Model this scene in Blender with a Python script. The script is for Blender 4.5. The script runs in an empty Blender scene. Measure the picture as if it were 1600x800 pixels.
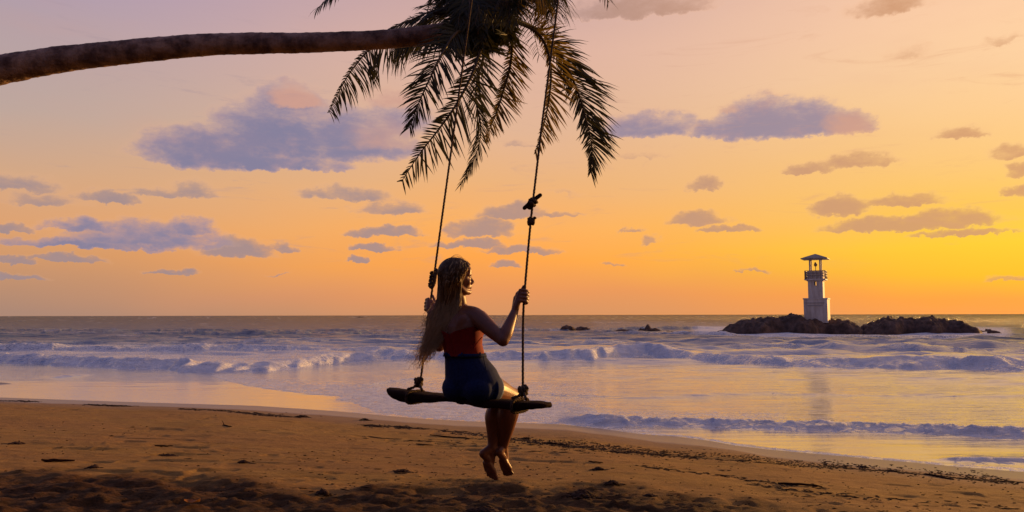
import bpy, bmesh, math, random
import numpy as np
from mathutils import Vector, Matrix, Quaternion
random.seed(7)
rng = np.random.default_rng(7)
R = math.radians
scene = bpy.context.scene
col = scene.collection

# ------------------------------------------------------------------ camera
CAM = Vector((0.0, 0.0, 2.7))
FPX = 1200.0
PITCH = math.atan(92 / FPX)
ROLL = R(-0.12)
cd = bpy.data.cameras.new('camera')
cd.sensor_width = 36.0
cd.lens = 36.0 * FPX / 1600.0
cd.clip_start = 0.05
cd.clip_end = 30000
cam = bpy.data.objects.new('camera', cd)
col.objects.link(cam)
CM = Matrix.Rotation(math.pi / 2 + PITCH, 4, 'X') @ Matrix.Rotation(ROLL, 4, 'Z')
cam.matrix_world = Matrix.Translation(CAM) @ CM
scene.camera = cam
CR = CM.to_3x3()


def ray(px, py):
    return CR @ Vector(((px - 800) / FPX, (400 - py) / FPX, -1.0))


def W(px, py, Y):
    d = ray(px, py)
    return CAM + d * (Y / d.y)


def onz(px, py, z=0.0):
    d = ray(px, py)
    return CAM + d * ((z - CAM.z) / d.z)


# ------------------------------------------------------------------ colour management
scene.view_settings.view_transform = 'Standard'
scene.view_settings.look = 'None'
scene.view_settings.gamma = 1
scene.view_settings.exposure = 0.0


def lin(c):
    return tuple(((v / 255) / 12.92 if v / 255 <= 0.04045 else ((v / 255 + 0.055) / 1.055) ** 2.4) for v in c)


# ------------------------------------------------------------------ sky (world)
SUN_AZ, SUN_EL = 54.0, 6.0
world = bpy.data.worlds.new('World')
scene.world = world
world.use_nodes = True
wn = world.node_tree
wn.nodes.clear()


class NT:
    def __init__(s, tree):
        s.t = tree

    def new(s, typ, **kw):
        n = s.t.nodes.new(typ)
        for k, v in kw.items():
            setattr(n, k, v)
        return n

    def put(s, sock, v):
        if isinstance(v, bpy.types.NodeSocket):
            s.t.links.new(v, sock)
        elif v is not None:
            sock.default_value = v

    def m(s, op, a, b=None, c=None, clamp=False):
        n = s.new('ShaderNodeMath', operation=op, use_clamp=clamp)
        s.put(n.inputs[0], a)
        s.put(n.inputs[1], b)
        s.put(n.inputs[2], c)
        return n.outputs[0]

    def vm(s, op, a, b=None, c=None, out=0):
        n = s.new('ShaderNodeVectorMath', operation=op)
        s.put(n.inputs[0], a)
        s.put(n.inputs[1], b)
        s.put(n.inputs[2], c)
        return n.outputs[out]

    def mr(s, v, a, b, c=0.0, d=1.0, smooth=True):
        n = s.new('ShaderNodeMapRange', interpolation_type='SMOOTHSTEP' if smooth else 'LINEAR')
        for i, x in enumerate((v, a, b, c, d)):
            s.put(n.inputs[i], x)
        return n.outputs[0]

    def mix(s, f, a, b):
        n = s.new('ShaderNodeMix', data_type='RGBA')
        a = (*a[:3], 1) if isinstance(a, tuple) else a
        b = (*b[:3], 1) if isinstance(b, tuple) else b
        s.put(n.inputs[0], f)
        s.put(n.inputs[6], a)
        s.put(n.inputs[7], b)
        return n.outputs[2]

    def noise(s, vec, scale, detail=4, rough=0.55, dist=0.0, out=0):
        n = s.new('ShaderNodeTexNoise')
        s.put(n.inputs['Vector'], vec)
        n.inputs['Scale'].default_value = scale
        n.inputs['Detail'].default_value = detail
        n.inputs['Roughness'].default_value = rough
        n.inputs['Distortion'].default_value = dist
        return n.outputs[out]

    def ramp(s, f, stops):
        n = s.new('ShaderNodeValToRGB')
        cr = n.color_ramp
        while len(cr.elements) < len(stops):
            cr.elements.new(0.5)
        for e, (p, c) in zip(cr.elements, stops):
            e.position = p
        for e, (p, c) in zip(cr.elements, stops):
            e.position = p
            e.color = (*c[:3], 1)
        s.put(n.inputs[0], f)
        return n.outputs[0]

    def comb(s, x, y, z=0.0):
        n = s.new('ShaderNodeCombineXYZ')
        s.put(n.inputs[0], x)
        s.put(n.inputs[1], y)
        s.put(n.inputs[2], z)
        return n.outputs[0]

    def sep(s, v):
        n = s.new('ShaderNodeSeparateXYZ')
        s.put(n.inputs[0], v)
        return n.outputs


g = NT(wn)
tc = g.new('ShaderNodeTexCoord').outputs['Generated']
dx, dy, dz = g.sep(tc)
el = g.m('MULTIPLY', g.m('ARCSINE', dz), 57.29578)
az = g.m('MULTIPLY', g.m('ARCTAN2', dx, dy), 57.29578)
hlen = g.m('SQRT', g.m('ADD', g.m('MULTIPLY', dx, dx), g.m('MULTIPLY_ADD', dy, dy, 1e-6)))
cosd = g.m('DIVIDE', g.m('ADD', g.m('MULTIPLY', dx, math.sin(R(SUN_AZ))), g.m('MULTIPLY', dy, math.cos(R(SUN_AZ)))), hlen)
dsun = g.m('MULTIPLY', g.m('ARCCOSINE', g.m('MINIMUM', cosd, 0.99999)), 57.29578)
wob = g.noise(g.comb(g.m('MULTIPLY', az, 0.05), g.m('MULTIPLY', el, 0.12)), 1.0, 2)
elw = g.m('ADD', el, g.m('MULTIPLY', g.m('SUBTRACT', wob, 0.5), 3.0))
elp = g.m('DIVIDE', g.m('MAXIMUM', elw, 0.0), 60.0)


def sky_ramp(st):
    return g.ramp(elp, [(e / 60, lin(c)) for e, c in st])


rR = sky_ramp([(0, (250, 156, 76)), (1.2, (255, 160, 58)), (2.8, (252, 190, 30)), (4.5, (252, 205, 40)), (6.5, (252, 198, 80)), (10, (252, 200, 122)), (16, (253, 208, 158)), (23, (252, 202, 168)), (36, (190, 160, 165)), (60, (120, 120, 160))])
rM = sky_ramp([(0, (215, 148, 100)), (1.5, (232, 150, 92)), (4, (255, 165, 72)), (6.5, (252, 175, 92)), (10, (236, 178, 122)), (14, (226, 180, 148)), (19, (222, 178, 160)), (23, (206, 168, 162)), (36, (150, 140, 165)), (60, (104, 108, 152))])
rL = sky_ramp([(0, (170, 135, 118)), (2, (188, 142, 112)), (4, (206, 150, 106)), (6, (220, 160, 112)), (9, (210, 166, 132)), (13, (188, 165, 156)), (18, (178, 158, 165)), (23, (168, 150, 178)), (36, (125, 125, 165)), (60, (92, 100, 148))])
rB = sky_ramp([(0, (88, 84, 112)), (4, (100, 92, 120)), (9, (112, 98, 128)), (16, (102, 98, 136)), (25, (92, 94, 138)), (32, (88, 92, 136)), (38, (84, 90, 136)), (45, (80, 88, 136)), (52, (80, 88, 138)), (60, (80, 90, 140))])
c1 = g.mix(g.mr(dsun, 17, 54), rR, rM)
c2 = g.mix(g.mr(dsun, 54, 92), c1, rL)
skyc = g.mix(g.mr(dsun, 95, 150), c2, rB)

# clouds: soft lobes laid out over the dome in azimuth / elevation degrees
p0 = g.comb(az, el)
nz1 = g.noise(g.vm('MULTIPLY', p0, (0.22, 0.38, 1)), 1.0, 3, 0.55, out=1)
nz2 = g.noise(g.vm('MULTIPLY', p0, (0.95, 1.25, 1)), 1.0, 5, 0.6, out=1)
warp = g.vm('ADD', g.vm('MULTIPLY', g.vm('SUBTRACT', nz1, (0.5, 0.5, 0.5)), (2.8, .7, 0)),
            g.vm('MULTIPLY', g.vm('SUBTRACT', nz2, (0.5, 0.5, 0.5)), (1.9, 1.15, 0)))
pw = g.vm('ADD', p0, warp)
DEG_PX = 0.0443
clouds_blue = [  # px, py, rx, ry, opacity
    (330, 228, 100, 46, .95), (430, 200, 105, 68, .95), (545, 205, 110, 66, .8), (452, 150, 56, 36, .75),
    (390, 248, 145, 20, .95), (625, 170, 70, 55, .55), (1190, 182, 80, 46, .95), (1262, 184, 66, 40, .9), (1330, 188, 42, 26, .85),
    (1010, 192, 80, 30, .75), (1105, 198, 34, 22, .7), (230, 365, 110, 30, .8), (140, 352, 66, 15, .8), (130, 381, 115, 9, .8), (292, 350, 40, 20, .75)]
clouds_tan = [
    (170, 306, 45, 13, .6), (240, 296, 45, 12, .5), (300, 292, 44, 22, .45), (30, 285, 66, 18, .45), (70, 310, 60, 15, .4),
    (15, 356, 32, 9, .65), (370, 385, 52, 24, .7), (437, 385, 22, 13, .55), (112, 405, 46, 8, .7), (265, 424, 42, 6, .7), (22, 408, 34, 8, .7),
    (20, 432, 40, 6, .65), (540, 300, 75, 18, .55), (612, 322, 62, 17, .55), (603, 360, 60, 12, .8), (587, 386, 38, 9, .8),
    (566, 404, 20, 8, .8), (800, 328, 55, 20, .75), (752, 355, 55, 24, .75), (735, 381, 58, 10, .8), (810, 390, 62, 9, .75),
    (872, 333, 42, 7, .55), (792, 411, 30, 9, .75), (1000, 240, 66, 9, .3), (812, 225, 34, 9, .35),
    (1100, 285, 30, 15, .6), (1262, 263, 36, 13, .65), (1335, 250, 56, 18, .6), (1502, 207, 38, 15, .6), (1580, 235, 32, 14, .55), (1594, 262, 24, 14, .6),
    (1598, 294, 24, 12, .6), (1312, 322, 34, 22, .75), (1400, 312, 72, 12, .6), (1420, 346, 115, 15, .85), (1482, 340, 66, 20, .8), (1500, 362, 62, 7, .75),
    (1088, 340, 46, 18, .75), (1136, 358, 42, 8, .75), (985, 357, 20, 6, .6), (1016, 375, 16, 11, .5), (957, 410, 24, 4, .5), (1180, 424, 22, 4, .6),
    (1578, 433, 30, 6, .5), (1000, 5, 120, 28, .6), (1392, 4, 60, 24, .5), (1422, 80, 34, 15, .3), (1578, 60, 26, 9, .35), (435, 427, 20, 3, .4), (880, 300, 40, 7, .25)]


def cloud_field(lst):
    cur = None
    for (px, py, rx, ry, op) in lst:
        d = ray(px, py).normalized()
        a = math.degrees(math.atan2(d.x, d.y))
        e = math.degrees(math.asin(d.z))
        sx, sy = 0.74 / (rx * DEG_PX * (0.75 + 0.25 * math.cos(R(a)))), 0.67 / (ry * DEG_PX)
        q = g.vm('MULTIPLY_ADD', pw, (sx, sy, 0), (-a * sx, -(e - ry * DEG_PX * .48) * sy, 0))
        s_ = g.sep(q)
        qy = g.m('MAXIMUM', s_[1], g.m('MULTIPLY', s_[1], -4.0))
        r2 = g.m('MULTIPLY_ADD', s_[0], s_[0], g.m('MULTIPLY', qy, qy))
        f = g.m('MULTIPLY_ADD', r2, -op, op)
        cur = f if cur is None else g.m('SMOOTH_MAX', cur, f, 0.12)
    return g.m('MAXIMUM', cur, 0.0)


fb = cloud_field(clouds_blue)
ft = cloud_field(clouds_tan)
nz3 = g.noise(g.vm('MULTIPLY', p0, (0.42, 0.95, 1)), 1.0, 8, 0.68)
nmod = g.m('MULTIPLY', g.m('SUBTRACT', nz3, 0.5), 1.25)
ab = g.m('MULTIPLY', g.mr(g.m('ADD', fb, nmod), -0.12, 0.80), g.mr(fb, 0.0, 0.42))
at_ = g.m('MULTIPLY', g.mr(g.m('ADD', ft, nmod), -0.22, 0.72), g.mr(ft, 0.0, 0.46))
# cooler clouds away from the sun, tan ones near it
cool = g.mix(g.mr(dsun, 24, 72), lin((158, 138, 152)), lin((130, 125, 154)))
tan = g.mix(g.mr(dsun, 17, 74), lin((208, 150, 106)), lin((156, 136, 142)))
nz4 = g.noise(g.vm('MULTIPLY', p0, (0.3, 0.5, 1)), 1.3, 5, 0.6)
cool = g.mix(g.mr(g.m('ADD', fb, g.m('MULTIPLY', nmod, .5)), .15, .95), lin((172, 146, 158)), cool)
coolv = g.mix(g.mr(nz4, 0.48, 0.78, 0, 0.6), cool, g.mix(g.mr(dsun, 24, 72), lin((196, 150, 142)), lin((186, 150, 152))))
warm_px = [(462, 148, 42, 30, 1.0), (610, 140, 70, 40, .8), (600, 205, 60, 40, .5), (1335, 190, 50, 30, .8), (1245, 138, 60, 14, .8), (1130, 165, 30, 14, .6)]
wf = cloud_field(warm_px)
coolv = g.mix(g.mr(g.m('ADD', wf, g.m('MULTIPLY', nmod, .3)), .1, .8, 0, .8), coolv, g.mix(g.mr(dsun, 24, 72), lin((214, 158, 132)), lin((216, 160, 136))))
fringe = lin((246, 188, 142))
tan = g.mix(g.mr(at_, -.1, .6), fringe, tan)
coolv = g.mix(g.mr(ab, -.15, .5), fringe, coolv)
withT = g.mix(g.m('MULTIPLY', at_, 0.88), skyc, tan)
withB = g.mix(g.m('MULTIPLY', ab, 0.97), withT, coolv)
# thin high veil that breaks up the gradient
nz5 = g.noise(g.vm('MULTIPLY', p0, (0.05, 0.2, 1)), 1.0, 5, 0.6)
veil = g.mix(g.mr(nz5, 0.5, 0.8, 0, 0.12), withB, lin((215, 150, 130)))
# faint shreds of cloud between the larger ones
nz6 = g.noise(g.vm('MULTIPLY', p0, (0.12, 0.75, 1)), 1.0, 7, 0.68, 1.2)
shred = g.m('MULTIPLY', g.mr(nz6, 0.55, 0.74, 0, 0.38), g.m('MULTIPLY', g.mr(el, 2.5, 5.0), g.mr(el, 26, 16)))
veil = g.mix(shred, veil, g.mix(g.mr(dsun, 17, 80), lin((222, 160, 118)), lin((160, 140, 150))))
# below the horizon the dome simply stays dull
below = g.mix(g.mr(el, -1.5, 0.0), lin((110, 95, 95)), veil)
nish = g.new('ShaderNodeTexSky')
nish.sky_type = 'NISHITA'
nish.sun_disc = False
nish.sun_elevation = R(SUN_EL)
nish.sun_rotation = R(SUN_AZ)
bg1 = g.new('ShaderNodeBackground')
wn.links.new(nish.outputs[0], bg1.inputs[0])
bg1.inputs[1].default_value = 0.004
bg2 = g.new('ShaderNodeBackground')
wn.links.new(below, bg2.inputs[0])
bg2.inputs[1].default_value = 1.0
adds = g.new('ShaderNodeAddShader')
wn.links.new(bg1.outputs[0], adds.inputs[0])
wn.links.new(bg2.outputs[0], adds.inputs[1])
wo = g.new('ShaderNodeOutputWorld')
wn.links.new(adds.outputs[0], wo.inputs[0])
world.cycles.sampling_method = 'MANUAL'
world.cycles.sample_map_resolution = 512

# ------------------------------------------------------------------ sun
sl = bpy.data.lights.new('sun', 'SUN')
sl.energy = 5.0
sl.angle = R(1.5)
sl.color = (1.0, 0.52, 0.15)
so = bpy.data.objects.new('sun', sl)
col.objects.link(so)
sdir = Vector((math.sin(R(SUN_AZ)) * math.cos(R(SUN_EL)), math.cos(R(SUN_AZ)) * math.cos(R(SUN_EL)), math.sin(R(SUN_EL))))
so.rotation_euler = (-sdir).to_track_quat('-Z', 'Y').to_euler()
so.location = sdir * 50


# ------------------------------------------------------------------ helpers
def hsh(ix, iy, iz, seed):
    h = (ix.astype(np.int64) * 374761393 + iy.astype(np.int64) * 668265263 + iz.astype(np.int64) * 2147483647 + seed * 974634777) & 0xFFFFFFFF
    h = ((h ^ (h >> 13)) * 1274126177) & 0xFFFFFFFF
    h = h ^ (h >> 16)
    return (h & 0xFFFFFF) / float(0xFFFFFF)


def vnoise(x, y, z=None, seed=0):
    x = np.asarray(x, float)
    y = np.asarray(y, float)
    z = np.zeros_like(x) if z is None else np.asarray(z, float)
    xi, yi, zi = np.floor(x), np.floor(y), np.floor(z)
    fx, fy, fz = x - xi, y - yi, z - zi
    fx, fy, fz = (t * t * (3 - 2 * t) for t in (fx, fy, fz))
    o = 0
    for a in (0, 1):
        for b in (0, 1):
            for c in (0, 1):
                w = (fx if a else 1 - fx) * (fy if b else 1 - fy) * (fz if c else 1 - fz)
                o = o + w * hsh(xi + a, yi + b, zi + c, seed)
    return o * 2 - 1


def fbm(x, y, z=None, oct=4, seed=0, gain=.5):
    o = 0
    a = 1
    for k in range(oct):
        o = o + a * vnoise(x * 2 ** k, y * 2 ** k, None if z is None else z * 2 ** k, seed + k)
        a *= gain
    return o


def sstep(x, a, b):
    t = np.clip((x - a) / (b - a), 0, 1)
    return t * t * (3 - 2 * t)


class MB:
    def __init__(s):
        s.v = []
        s.f = []
        s.at = []

    def add(s, v, f, a=None):
        o = len(s.v)
        s.v.extend([tuple(p) for p in v])
        s.f.extend([tuple(i + o for i in q) for q in f])
        if a is not None:
            s.at.extend(a)
        return s

    def box(s, c, d, rot=None, taper=1.0):
        vs = []
        for x in (-.5, .5):
            for y in (-.5, .5):
                for z in (-.5, .5):
                    k = taper if z > 0 else 1
                    p = Vector((x * d[0] * k, y * d[1] * k, z * d[2]))
                    if rot:
                        p = rot @ p
                    vs.append(p + Vector(c))
        s.add(vs, [(0, 1, 3, 2), (4, 6, 7, 5), (0, 4, 5, 1), (2, 3, 7, 6), (0, 2, 6, 4), (1, 5, 7, 3)])
        return s

    def tube(s, pts, rad, n=8, caps=True, attr=None, up=None):
        pts = [Vector(p) for p in pts]
        if not hasattr(rad, '__len__'):
            rad = [rad] * len(pts)
        vs, fs = [], []
        T0 = (pts[1] - pts[0]).normalized()
        ref = Vector(up) if up else (Vector((0, 0, 1)) if abs(T0.z) < .9 else Vector((1, 0, 0)))
        nrm = (ref - T0 * ref.dot(T0)).normalized()
        for i, p in enumerate(pts):
            if i == 0:
                T = T0
            elif i == len(pts) - 1:
                T = (pts[i] - pts[i - 1])
            else:
                T = (pts[i + 1] - pts[i - 1])
            T = T.normalized() if T.length > 1e-9 else T0
            nrm = (nrm - T * nrm.dot(T)).normalized()
            b = T.cross(nrm)
            for k in range(n):
                a = 2 * math.pi * k / n
                vs.append(p + (nrm * math.cos(a) + b * math.sin(a)) * rad[i])
        for i in range(len(pts) - 1):
            for k in range(n):
                k2 = (k + 1) % n
                fs.append((i * n + k, i * n + k2, (i + 1) * n + k2, (i + 1) * n + k))
        if caps:
            fs.append(tuple(range(n))[::-1])
            fs.append(tuple((len(pts) - 1) * n + k for k in range(n)))
        at = None
        if attr is not None:
            at = []
            for i in range(len(pts)):
                at += [attr[i]] * n
        s.add(vs, fs, at)
        return s

    def limb(s, pts, rad, n=16, steps=6):
        """tube along a smooth path with rounded ends"""
        pts, rad = smooth_path(pts, rad, steps)
        T0 = (pts[0] - pts[1]).normalized()
        T1 = (pts[-1] - pts[-2]).normalized()
        pre, post, rp, rq = [], [], [], []
        for a in (80, 55, 30):
            pre.append(pts[0] + T0 * rad[0] * math.sin(R(a)))
            rp.append(rad[0] * math.cos(R(a)))
        for a in (30, 55, 80):
            post.append(pts[-1] + T1 * rad[-1] * math.sin(R(a)))
            rq.append(rad[-1] * math.cos(R(a)))
        return s.tube(pre + pts + post, rp + rad + rq, n)

    def ell(s, c, rad, M=None, nu=16, nv=10):
        vs, fs = [], []
        for j in range(nv + 1):
            th = math.pi * j / nv
            for i in range(nu):
                ph = 2 * math.pi * i / nu
                p = Vector((rad[0] * math.sin(th) * math.cos(ph), rad[1] * math.sin(th) * math.sin(ph), rad[2] * math.cos(th)))
                if M:
                    p = M @ p
                vs.append(p + Vector(c))
        for j in range(nv):
            for i in range(nu):
                i2 = (i + 1) % nu
                fs.append((j * nu + i, (j + 1) * nu + i, (j + 1) * nu + i2, j * nu + i2))
        s.add(vs, fs)
        return s

    def build(s, name, mat, parent=None, smooth=True, attr=None, merge=False):
        me = bpy.data.meshes.new(name)
        me.from_pydata(s.v, [], s.f)
        me.update()
        if s.at:
            A = me.attributes.new(attr or 'tval', 'FLOAT', 'POINT')
            A.data.foreach_set('value', np.array(s.at, dtype=np.float32))
        if merge:
            bm = bmesh.new()
            bm.from_mesh(me)
            bmesh.ops.remove_doubles(bm, verts=bm.verts, dist=1e-5)
            bmesh.ops.recalc_face_normals(bm, faces=bm.faces)
            bm.to_mesh(me)
            bm.free()
        me.polygons.foreach_set('use_smooth', [smooth] * len(me.polygons))
        if mat:
            me.materials.append(mat)
        o = bpy.data.objects.new(name, me)
        col.objects.link(o)
        if parent:
            o.parent = parent
            o.matrix_parent_inverse = Matrix.Translation(-parent.location)
        return o


def smooth_path(pts, rad, steps=6):
    """Catmull-Rom resample of points and radii"""
    P = [Vector(p) for p in pts]
    if rad is None:
        rad = [1.0] * len(P)
    if len(P) == 2:
        o = [P[0].lerp(P[1], i / steps) for i in range(steps + 1)]
        return o, [rad[0] + (rad[1] - rad[0]) * i / steps for i in range(steps + 1)]
    E = [P[0] * 2 - P[1]] + P + [P[-1] * 2 - P[-2]]
    rr = [rad[0]] + list(rad) + [rad[-1]]
    out, ro = [], []
    for i in range(1, len(E) - 2):
        for k in range(steps):
            t = k / steps
            a, b, c, d = E[i - 1], E[i], E[i + 1], E[i + 2]
            out.append(.5 * ((2 * b) + (c - a) * t + (2 * a - 5 * b + 4 * c - d) * t * t + (3 * b - a - 3 * c + d) * t ** 3))
            a, b, c, d = rr[i - 1], rr[i], rr[i + 1], rr[i + 2]
            v = .5 * ((2 * b) + (c - a) * t + (2 * a - 5 * b + 4 * c - d) * t * t + (3 * b - a - 3 * c + d) * t ** 3)
            ro.append(max(v, min(b, c) * .9))
    out.append(P[-1])
    ro.append(rad[-1])
    return out, ro


def thing(name, loc, label, cat, group=None):
    o = bpy.data.objects.new(name, None)
    o.empty_display_size = .2
    col.objects.link(o)
    o.location = loc
    return tag(o, label, cat, group)


def tag(o, label=None, cat=None, group=None, kind=None):
    if label:
        o['label'] = label
    if cat:
        o['category'] = cat
    if group:
        o['group'] = group
    if kind:
        o['kind'] = kind
    return o


def grid_obj(name, X, Y, Z, mat, attrs=None, kind='structure'):
    r, c = X.shape
    n = r * c
    co = np.stack([X, Y, Z], -1).reshape(-1, 3).astype(np.float32)
    idx = np.arange(n).reshape(r, c)
    q = np.stack([idx[:-1, :-1], idx[:-1, 1:], idx[1:, 1:], idx[1:, :-1]], -1).reshape(-1, 4)
    me = bpy.data.meshes.new(name)
    me.vertices.add(n)
    me.vertices.foreach_set('co', co.ravel())
    me.loops.add(q.size)
    me.loops.foreach_set('vertex_index', q.ravel().astype(np.int32))
    me.polygons.add(len(q))
    me.polygons.foreach_set('loop_start', np.arange(0, q.size, 4, dtype=np.int32))
    me.polygons.foreach_set('loop_total', np.full(len(q), 4, dtype=np.int32))
    me.update(calc_edges=True)
    me.polygons.foreach_set('use_smooth', np.ones(len(q), dtype=bool))
    for k, v in (attrs or {}).items():
        A = me.attributes.new(k, 'FLOAT', 'POINT')
        A.data.foreach_set('value', v.ravel().astype(np.float32))
    me.materials.append(mat)
    o = bpy.data.objects.new(name, me)
    col.objects.link(o)
    if kind:
        o['kind'] = kind
    return o


def material(name):
    m = bpy.data.materials.new(name)
    m.use_nodes = True
    t = m.node_tree
    b = t.nodes['Principled BSDF']
    return m, NT(t), b


def simple_mat(name, c1, c2, scale=8, rough=.7, bump=.3, bscale=30, bdist=.01, spec=.3, stretch=(1, 1, 1), sss=0, trans=0):
    m, n, b = material(name)
    co = n.new('ShaderNodeTexCoord').outputs['Object']
    v = n.vm('MULTIPLY', co, stretch)
    f = n.noise(v, scale, 6, .6)
    n.put(b.inputs['Base Color'], n.mix(n.mr(f, .3, .7), (*c1, 1), (*c2, 1)))
    b.inputs['Roughness'].default_value = rough
    b.inputs['Specular IOR Level'].default_value = spec
    bp = n.new('ShaderNodeBump')
    n.put(bp.inputs['Height'], n.noise(v, bscale, 6, .6))
    bp.inputs['Strength'].default_value = bump
    bp.inputs['Distance'].default_value = bdist
    n.put(b.inputs['Normal'], bp.outputs[0])
    if sss:
        b.inputs['Subsurface Weight'].default_value = sss
        b.inputs['Subsurface Radius'].default_value = (.02, .008, .004)
    if trans:
        tr = n.new('ShaderNodeBsdfTranslucent')
        tr.inputs[0].default_value = (c2[0] * 2.2, c2[1] * 2.0, c2[2], 1)
        mx = n.new('ShaderNodeMixShader')
        mx.inputs[0].default_value = trans
        n.t.links.new(b.outputs[0], mx.inputs[1])
        n.t.links.new(tr.outputs[0], mx.inputs[2])
        out = [x for x in n.t.nodes if x.type == 'OUTPUT_MATERIAL'][0]
        n.t.links.new(mx.outputs[0], out.inputs[0])
    return m


# ------------------------------------------------------------------ shore layout (world metres)
shore_px = [(-260, 606), (0, 621), (200, 628), (400, 634), (520, 642), (600, 649), (660, 654), (730, 658), (800, 660), (880, 663), (940, 670), (1000, 678), (1060, 682), (1105, 688),
            (1150, 696), (1200, 702), (1300, 711), (1400, 720), (1500, 729), (1600, 737)]
sp = [onz(*p) for p in shore_px]
SX = np.array([-900] + [p.x for p in sp] + [sp[-1].x + 8, sp[-1].x + 80])
SY = np.array([sp[0].y + .25 * (sp[0].x + 900)] + [p.y for p in sp] + [sp[-1].y - 4.8, sp[-1].y - 60])


def shore_s(X, Y):
    ys = np.interp(X, SX, SY)
    return (ys - Y) * .92


def terrain_z(X, Y, detail=True):
    s = shore_s(X, Y)
    zl = 1.28 * (1 - np.exp(-(np.maximum(s, 0) / 10.5) ** 1.3))
    zl = zl + np.maximum(s - 30, 0) * .02
    zs = np.maximum(s, -60) * .035
    z = np.where(s > 0, zl, zs)
    sb = onz(-10, 597)
    z = z + .30 * np.exp(-(((X - sb.x) / 1.9) ** 2 + ((Y - sb.y) / 1.1) ** 2))
    if detail:
        dry = sstep(s, 2.0, 5.0)
        z = z + .02 * fbm(X * .5, Y * .5, oct=3, seed=3) * sstep(s, .4, 3)
        near = sstep(s, 1.8, 4) * (1 - sstep(np.abs(X), 8 + .74 * np.maximum(Y - 9, 0), 9.4 + .74 * np.maximum(Y - 9, 0)))
        # wind ripples and old foot marks running along the beach
        z = z + near * .007 * fbm(X * 1.6, Y * 5.0, oct=4, seed=11)
        ft_ = vnoise(X * 3.2, Y * 6.5, seed=23)
        z = z - near * .022 * sstep(ft_, .52, .8) * sstep(vnoise(X * .5, Y * .8, seed=24), -.2, .4) + near * .008 * sstep(ft_, .3, .5) * (1 - sstep(ft_, .5, .6))
        pits = vnoise(X * 1.7 + 5, Y * 4.4, seed=21)
        z = z - near * .03 * sstep(pits, .5, .85) * sstep(vnoise(X * .35, Y * .5, seed=22), -.1, .5)
        ch = churn(X, Y)
        z = z + ch * .72 * (.050 * (fbm(X * 2.2, Y * 3.4, oct=6, seed=31, gain=.62)) + .03 * np.abs(vnoise(X * 8, Y * 12, seed=35)) - .03 * sstep(vnoise(X * 3, Y * 5, seed=36), .3, .7))
        # low scarp at the drift line
    return z


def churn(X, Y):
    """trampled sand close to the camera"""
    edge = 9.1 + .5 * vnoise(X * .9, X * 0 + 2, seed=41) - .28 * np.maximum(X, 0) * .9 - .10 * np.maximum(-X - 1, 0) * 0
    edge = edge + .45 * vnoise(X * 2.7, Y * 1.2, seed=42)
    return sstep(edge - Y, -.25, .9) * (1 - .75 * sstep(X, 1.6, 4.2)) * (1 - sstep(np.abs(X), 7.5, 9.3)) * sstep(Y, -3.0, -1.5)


def fan(Ys, ncol, k=.78, m0=2.0, outer=(1.2, 1.7, 3, 6, 12, 40, 150), lim=1e9, wmin=4):
    u = np.linspace(-1, 1, ncol)
    rows = []
    for Y in Ys:
        w = max(m0 + k * max(Y, 0), wmin)
        inner = u * w
        o = []
        for f in outer:
            o.append(min(max(w * f, w + f * 2), lim))
        o = np.array(o)
        rows.append(np.concatenate([-o[::-1], inner, o]))
    X = np.array(rows)
    return X, np.repeat(np.array(Ys)[:, None], X.shape[1], 1)


# sand
sandM, n, b = material('sand')
geo = n.new('ShaderNodeNewGeometry').outputs['Position']
wet = n.new('ShaderNodeAttribute', attribute_name='wet').outputs['Fac']
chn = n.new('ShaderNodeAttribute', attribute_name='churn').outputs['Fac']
grit = n.noise(geo, 190, 2, .6)
mid = n.noise(n.vm('MULTIPLY', geo, (1.0, 2.4, 1)), 2.2, 8, .68)
big = n.noise(n.vm('MULTIPLY', geo, (.25, .9, 1)), 1.1, 4, .55)
base = n.mix(n.mr(mid, .32, .7), (.27, .152, .034, 1), (.38, .226, .058, 1))
base = n.mix(n.mr(grit, .35, .75, 0, .5), base, (.22, .105, .045, 1))
base = n.mix(n.mr(big, .35, .65, 0, .35), base, (.27, .13, .055, 1))
fl = n.noise(n.vm('MULTIPLY', geo, (6, 16, 1)), 1.0, 5, .72)
flm = n.m('MULTIPLY', n.mr(fl, .57, .65), n.mr(n.noise(n.vm('MULTIPLY', geo, (.8, 1.6, 1)), 1.0, 3), .42, .62, 0, .8))
base = n.mix(flm, base, (.08, .04, .025, 1))
churn_shade = n.mix(n.mr(n.noise(n.vm('MULTIPLY', geo, (2, 5, 1)), 3.0, 8, .75), .38, .66), (.016, .007, .004, 1), (.085, .036, .015, 1))  # churned sand with tree shade painted into its dark colour
base = n.mix(n.m('MULTIPLY', chn, .93), base, churn_shade)
wetc = n.mix(n.mr(mid, .3, .7), (.16, .10, .07, 1), (.2, .125, .085, 1))
base = n.mix(wet, base, wetc)
n.put(b.inputs['Base Color'], base)
n.put(b.inputs['Roughness'], n.mr(wet, .0, 1.0, .9, .34))
n.put(b.inputs['Specular IOR Level'], n.mr(wet, 0, 1, .12, .5))
bp = n.new('ShaderNodeBump')
hh = n.m('ADD', n.m('MULTIPLY', n.noise(n.vm('MULTIPLY', geo, (1, 2, 1)), 9, 8, .7), .03), n.m('MULTIPLY', grit, .004))
n.put(bp.inputs['Height'], hh)
n.put(bp.inputs['Strength'], n.mr(wet, 0, 1, .9, .12))
bp.inputs['Distance'].default_value = 1.0
n.put(b.inputs['Normal'], bp.outputs[0])

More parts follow.
